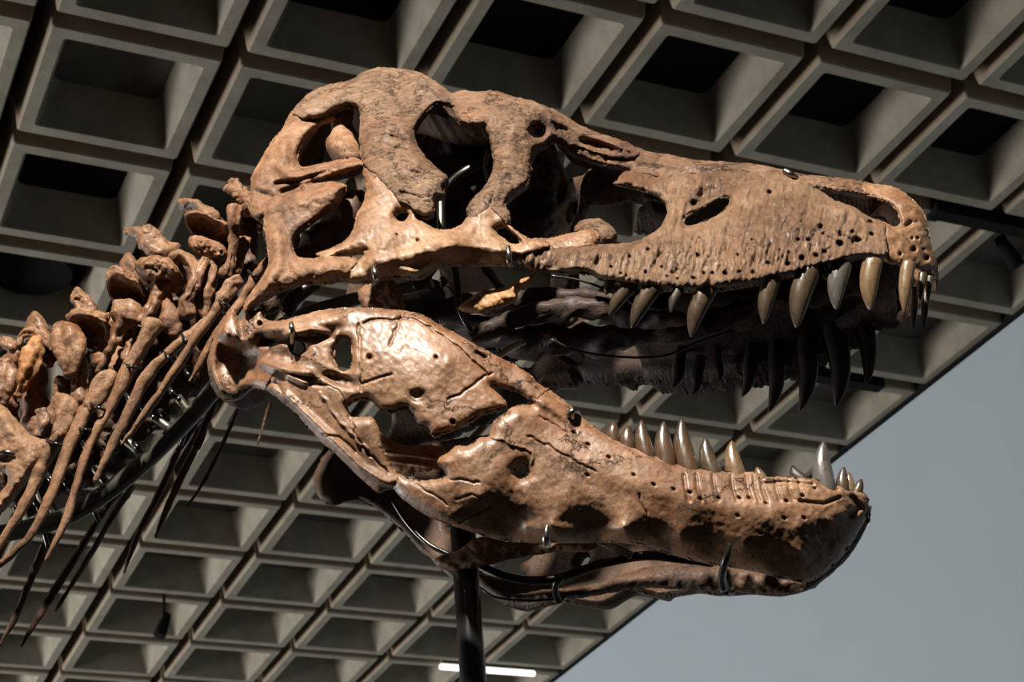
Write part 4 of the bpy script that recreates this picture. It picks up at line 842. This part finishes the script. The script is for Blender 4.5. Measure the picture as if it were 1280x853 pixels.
vl(v2, 'dark_filler', [(262, 410, -.03, 22), (252, 440, -.03, 24), (240, 470, -.03, 22)], M_SHADED, 0.014, seed=50)  # dark bulk added behind the ribs to fill the shaded gaps
vl(v3, 'dark_filler', [(232, 455, -.03, 22), (220, 480, -.03, 25), (205, 505, -.03, 22)], M_SHADED, 0.014, seed=51)
vl(v4, 'dark_filler', [(196, 495, -.03, 22), (185, 515, -.03, 25), (172, 540, -.03, 22)], M_SHADED, 0.014, seed=52)
vl(v5, 'dark_filler', [(160, 535, -.03, 22), (146, 555, -.03, 25), (130, 575, -.03, 22)], M_SHADED, 0.014, seed=53)
vl(v6, 'dark_filler', [(118, 572, -.03, 22), (100, 590, -.03, 25), (82, 602, -.03, 22)], M_SHADED, 0.014, seed=54)
vl(v7, 'dark_filler', [(68, 598, -.03, 22), (48, 612, -.03, 24), (26, 624, -.03, 22)], M_SHADED, 0.014, seed=55)
# ribs ----------------------------------------------------------------
def rib(label, rows, mat=None, group='ribs hanging from the near side of the neck', split=3, clips=(), noise=0.0025, name='neck_rib'):
    t = thing(name, label, 'rib', pos(np.array(float(rows[0][0])), np.array(float(rows[0][1])), rows[0][2]), group)
    m = mat or M_RIB
    vl(t, 'rib_head', rows[:split + 1], m, noise * 1.6, n=20, seed=int(abs(rows[0][0])))
    vl(t, 'shaft', rows[split:], m, noise, n=44, seg=12, seed=int(abs(rows[0][1])))
    for (u, v, w, r, a) in clips:                    # wire bands that tie the rib to the frame
        c, s = math.cos(a) * r, math.sin(a) * r
        vl(t, 'wire_band', [(u - c, v - s, w - .004, 1.9), (u - c * .4, v - s * .4 + 1, w + r * .0008, 1.9), (u + c * .4, v + s * .4 + 1, w + r * .0008, 1.9), (u + c, v + s, w - .004, 1.9)], M_BLACK, 0, n=12, seg=8)
    return t
rib('slender neck rib lying closest along the back edge of the skull', [(338, 318, .16, 6), (328, 336, .16, 7), (317, 352, .16, 7), (303, 375, .16, 6), (286, 398, .17, 6), (268, 424, .17, 6), (252, 452, .17, 4.5), (237, 477, .17, 1.6)], M_BACK, split=2, clips=[(317, 343, .165, 8, .6)])
rib('long straight neck rib with a smooth knob, crossing beside the jaw joint', [(298, 352, .15, 9), (288, 358, .16, 10), (279, 372, .17, 8), (268, 390, .17, 7), (240, 430, .175, 6.5), (210, 476, .175, 6), (178, 522, .175, 5), (152, 556, .175, 1.8)], split=2, clips=[(279, 378, .175, 8, .5)])
rib('neck rib banded twice near its upper end, with a blunt tip', [(258, 402, .14, 6), (244, 414, .15, 7), (230, 426, .155, 7), (205, 447, .16, 6), (180, 477, .16, 7), (157, 522, .16, 6), (135, 566, .16, 5), (119, 601, .16, 3)], split=2, clips=[(232, 424, .165, 8, .9), (210, 445, .165, 8, .9)])
rib('neck rib with a flared head and the lowest hanging tip', [(190, 407, .15, 15), (184, 418, .155, 13), (176, 434, .16, 10), (162, 457, .165, 9), (150, 486, .165, 8), (134, 516, .165, 6.5), (110, 562, .165, 6), (94, 612, .165, 5.5), (82, 652, .165, 5.5), (58, 700, .165, 2.2)], split=3, clips=[(163, 457, .17, 9, .35)])
rib('stout curved neck rib with a chipped head and two bands', [(140, 470, .15, 10), (134, 478, .155, 14), (122, 494, .16, 12), (108, 512, .165, 9), (88, 556, .17, 8), (64, 620, .17, 6.5), (44, 660, .17, 5.5), (18, 691, .17, 4.5), (-14, 716, .17, 3.5)], split=3, clips=[(122, 508, .175, 11, .45), (106, 536, .175, 8, .2)])
rib('broad forked neck rib beside the tongue-shaped vertebra', [(72, 498, .15, 7), (84, 510, .16, 15), (82, 524, .165, 13), (74, 545, .17, 10), (58, 572, .17, 8), (38, 616, .17, 6.5), (16, 655, .17, 5), (-14, 700, .17, 4)], split=3, clips=[(68, 553, .178, 11, .35)])
BIG = [(-14, 500), (0, 506), (8, 511), (25, 531), (42, 546), (62, 553), (60, 562), (48, 578), (36, 592), (30, 602), (20, 616), (8, 630), (-6, 646), (-16, 652), (-14, 636), (0, 618), (10, 604), (6, 590), (-14, 580)]
tb = thing('neck_rib', 'broad fan-headed neck rib at the hind end of the neck', 'rib', pos(np.array(20.), np.array(560.), .17), 'ribs hanging from the near side of the neck')
add_shell(tb, 'rib_head', M_RIB, None, poly=BIG, wfun=cw(.165), feats=[f_noise(30, 0.012, 95), f_noise(7, 0.003, 96), f_line([(0, 520), (30, 560), (40, 580)], 8, .006)], rnd=16, h=0.022, back=0.022, seed=41, step=1.5)
vl(tb, 'wire_band', [(-4, 569, .19, 3), (8, 566, .195, 4), (18, 568, .19, 2)], M_SILVER, 0, n=10, seg=8)
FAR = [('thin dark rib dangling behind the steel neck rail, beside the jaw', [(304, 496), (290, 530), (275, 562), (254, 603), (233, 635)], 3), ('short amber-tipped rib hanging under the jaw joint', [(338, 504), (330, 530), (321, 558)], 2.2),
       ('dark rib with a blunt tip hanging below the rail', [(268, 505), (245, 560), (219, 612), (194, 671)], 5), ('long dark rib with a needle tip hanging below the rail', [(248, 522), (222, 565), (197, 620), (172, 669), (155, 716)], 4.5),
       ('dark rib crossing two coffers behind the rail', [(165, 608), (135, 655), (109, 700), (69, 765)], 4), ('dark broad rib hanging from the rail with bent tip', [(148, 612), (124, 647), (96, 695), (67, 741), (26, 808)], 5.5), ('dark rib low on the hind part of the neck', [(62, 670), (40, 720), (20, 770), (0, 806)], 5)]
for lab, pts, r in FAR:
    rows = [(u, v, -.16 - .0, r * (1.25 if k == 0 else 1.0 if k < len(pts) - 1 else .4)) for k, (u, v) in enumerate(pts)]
    rib(lab, rows, M_SHADED, 'ribs of the far side of the neck', split=1, noise=0.0015)

# ------------------------------------------------------------------ steel mount
rail = thing('neck_rail', 'curved dark steel tube carrying the neck bones', 'steel rail', pos(np.array(65.), np.array(653.), 0.0))
vl(rail, 'tube', [(-30, 672, .05, 11.5), (0, 668, .05, 11.5), (30, 662, .05, 11.5), (65, 653, .05, 11.5), (95, 640, .05, 11.5), (123, 623, .05, 11.5), (152, 602, .05, 11.5), (181, 578, .05, 11.5), (210, 550, .05, 11.5), (240, 519, .05, 11.5), (265, 490, .05, 11.5), (300, 450, .06, 11.5), (360, 405, .08, 11.5), (430, 378, .08, 9), (500, 362, .09, 8), (540, 353, .09, 8)], M_RAIL, 0, n=90, seg=28, cap=0.1)
for a, b, c, d, r in ((150, 545, 176, 566, 6), (222, 497, 236, 515, 6), (118, 585, 133, 604, 5), (60, 622, 70, 645, 5), (40, 606, 52, 640, 5), (190, 520, 214, 538, 6), (20, 630, 24, 655, 5)):
    vl(rail, 'bracket', [(a, b, .06, r), (c, d, .05, r)], M_RAIL, 0, n=6, seg=16, cap=0.1)
    vl(rail, 'bolt', [(a - 1, b - 1, .075, r * .55), (a + 2, b + 3, .085, r * .55)], M_SILVER, 0, n=4, seg=6, cap=0.1)
for k, (a, b) in enumerate(((236, 470), (216, 492), (196, 470), (180, 512), (205, 520), (162, 500), (140, 560), (98, 600), (64, 600), (108, 560), (84, 606), (46, 630), (224, 452), (172, 560))):
    vl(rail, 'clamp', [(a - 5, b - 7, .09, 3.2), (a, b, .095, 3.6), (a + 6, b + 5, .08, 3.2)], M_BLACK if k % 3 else M_STEEL, 0, n=8, seg=10, cap=0.3)
for a, b, c, d in ((232, 540, 226, 556), (56, 668, 60, 684), (118, 640, 124, 652)):
    vl(rail, 'stud', [(a, b, .02, 3), (c, d, .0, 3)], M_BLACK, 0, n=4, seg=8)

pole = thing('support_pole', 'glossy black vertical pole holding up the lower jaw', 'pole', S2W(0) * 0 + np.array([0, 0, 0]) if False else pos(np.array(585.), np.array(756.), 0.06) * np.array([1, 1, 0]) + np.array([0, 0, -ORG[2]]))
pb = P0(pole); ztop = pos(np.array(578.), np.array(640.), 0.06)[2]
V, T, _ = loft([[pb[0], pb[1], pb[2] + 0.02, 0.0222, 0.0222], [pb[0], pb[1], ztop, 0.0222, 0.0222]], n=12, seg=28, cap=0.05, ref=(0, 1, 0))
part('tube', mesh_from('tube', V - pb, T, M_BLACK), pole)
V, T, _ = loft([[pb[0], pb[1], pb[2], 0.25, 0.25], [pb[0], pb[1], pb[2] + 0.02, 0.25, 0.25]], n=3, seg=32, cap=0.02, ref=(0, 1, 0))
part('base_plate', mesh_from('base_plate', V - pb, T, M_BLACK), pole)
V, T, _ = loft([[pb[0], pb[1], ztop - 0.01, 0.03, 0.03], [pb[0], pb[1], ztop + 0.035, 0.034, 0.034]], n=4, seg=24, cap=0.1, ref=(0, 1, 0))
part('collar', mesh_from('collar', V - pb, T, M_STEEL), pole)

mount = thing('jaw_cradle', 'bent steel and black rods cradling the lower jaw from below', 'steel mount', pos(np.array(660.), np.array(725.), 0.04))
vl(mount, 'rod', [(592, 704, .06, 4), (605, 709, .06, 4), (634, 721, .05, 4.5), (666, 726, .05, 4.8), (698, 723, .05, 5), (731, 712, .05, 5), (759, 703, .05, 5.5), (806, 695, .05, 5.5), (850, 699, .05, 5), (890, 705, .05, 4)], M_STEEL, 0, n=70, seg=14)
vl(mount, 'rod', [(748, 676, .06, 4.5), (768, 685, .06, 4.5), (789, 695, .055, 5)], M_SILVER, 0, n=14, seg=12)
vl(mount, 'rod', [(492, 628, .0, 3), (510, 655, .0, 3), (535, 680, .0, 3), (562, 694, .0, 3)], M_STEEL, 0, n=24, seg=10)
vl(mount, 'hook', [(702, 722, .055, 4), (695, 730, .045, 4), (695, 742, .02, 4), (699, 750, .0, 4.5), (704, 746, -.01, 3)], M_STEEL, 0, n=24, seg=12)
vl(mount, 'hook', [(913, 681, .168, 1.6), (909, 694, .162, 3.6), (905, 708, .145, 4.2), (903, 724, .10, 4.4), (906, 738, .06, 5), (914, 740, .03, 4.5), (912, 728, .0, 4)], M_BLACK, 0, n=36, seg=14)
vl(mount, 'cable', [(600, 735, .02, 1.4), (620, 747, .02, 1.4), (660, 751, .0, 1.4), (700, 749, -.02, 1.4)], M_BLACK, 0, n=24, seg=8)
for par, rows, m in ((jaw, [(684, 657, .248, 1), (683, 666, .248, 3.4), (683, 675, .242, 4.6), (684, 681, .22, 4)], M_SILVER), (jaw, [(711, 519, .235, 4), (717, 514, .235, 3.6), (722, 516, .21, 3.4)], M_SILVER), (jaw, [(364, 404, .368, 2.4), (365, 412, .37, 3.6), (367, 422, .35, 4), (366, 438, .32, 3)], M_SILVER),
                     (skull, [(635, 309, .265, 3), (636, 318, .27, 3.4), (637, 329, .262, 3.4), (639, 333, .24, 3)], M_SILVER), (skull, [(466, 333, .342, 2), (469, 342, .345, 4), (470, 350, .335, 4), (467, 354, .31, 3)], M_SILVER), (skull, [(981, 214, .085, 4), (988, 218, .085, 4.6), (996, 222, .075, 3)], M_SILVER), (skull, [(1027, 321, .15, 2), (1029, 332, .152, 4), (1032, 342, .145, 4.4), (1031, 348, .12, 3)], M_STEEL)):
    vl(par, 'mounting_clip', rows, m, 0, n=18, seg=12)
brace = thing('skull_brace', 'dark steel tubes and straps seen through the eye socket and jaw gap', 'steel mount', pos(np.array(551.), np.array(300.), 0.1))
vl(brace, 'post', [(551, 245, .12, 6), (552, 300, .12, 6)], M_SILVER, 0, n=8, seg=18, cap=.05)
vl(brace, 'strap', [(552, 245, .10, 7), (566, 228, .10, 8), (585, 214, .10, 8), (607, 204, .09, 7)], M_STEEL, 0, n=24, seg=14)
vl(brace, 'strap', [(610, 190, .12, 3), (607, 206, .12, 3.4), (610, 226, .12, 3)], M_SILVER, 0, n=14, seg=12)
vl(brace, 'crossbar', [(552, 300, .12, 6), (545, 330, .11, 6), (520, 358, .10, 7)], M_STEEL, 0, n=14, seg=16)
vl(brace, 'hinge_bar', [(360, 393, .24, 7), (366, 377, .24, 9), (380, 364, .24, 9), (396, 357, .23, 7)], M_STEEL, 0, n=24, seg=18)
vl(brace, 'hinge_bar', [(349, 368, .25, 3), (350, 380, .25, 4), (355, 390, .24, 4)], M_SILVER, 0, n=14, seg=12)
vl(brace, 'hook', [(569, 334, .13, 4), (572, 360, .13, 4.4), (574, 384, .13, 4), (582, 402, .12, 4), (589, 414, .11, 3)], M_STEEL, 0, n=26, seg=12)
vl(brace, 'cable', [(690, 345, .1, 1.5), (730, 352, .09, 1.6), (770, 368, .08, 1.6), (800, 385, .08, 1.6)], M_BLACK, 0, n=30, seg=8)
vl(brace, 'cable', [(690, 425, .08, 1.5), (720, 438, .07, 1.6), (770, 446, .05, 1.6), (830, 445, .03, 1.6), (880, 425, .0, 1.6), (920, 412, -.02, 1.5)], M_STEEL, 0, n=50, seg=8)
vl(brace, 'rod', [(620, 447, .1, 4), (640, 434, .1, 4), (655, 428, .1, 3)], M_SILVER, 0, n=14, seg=12)
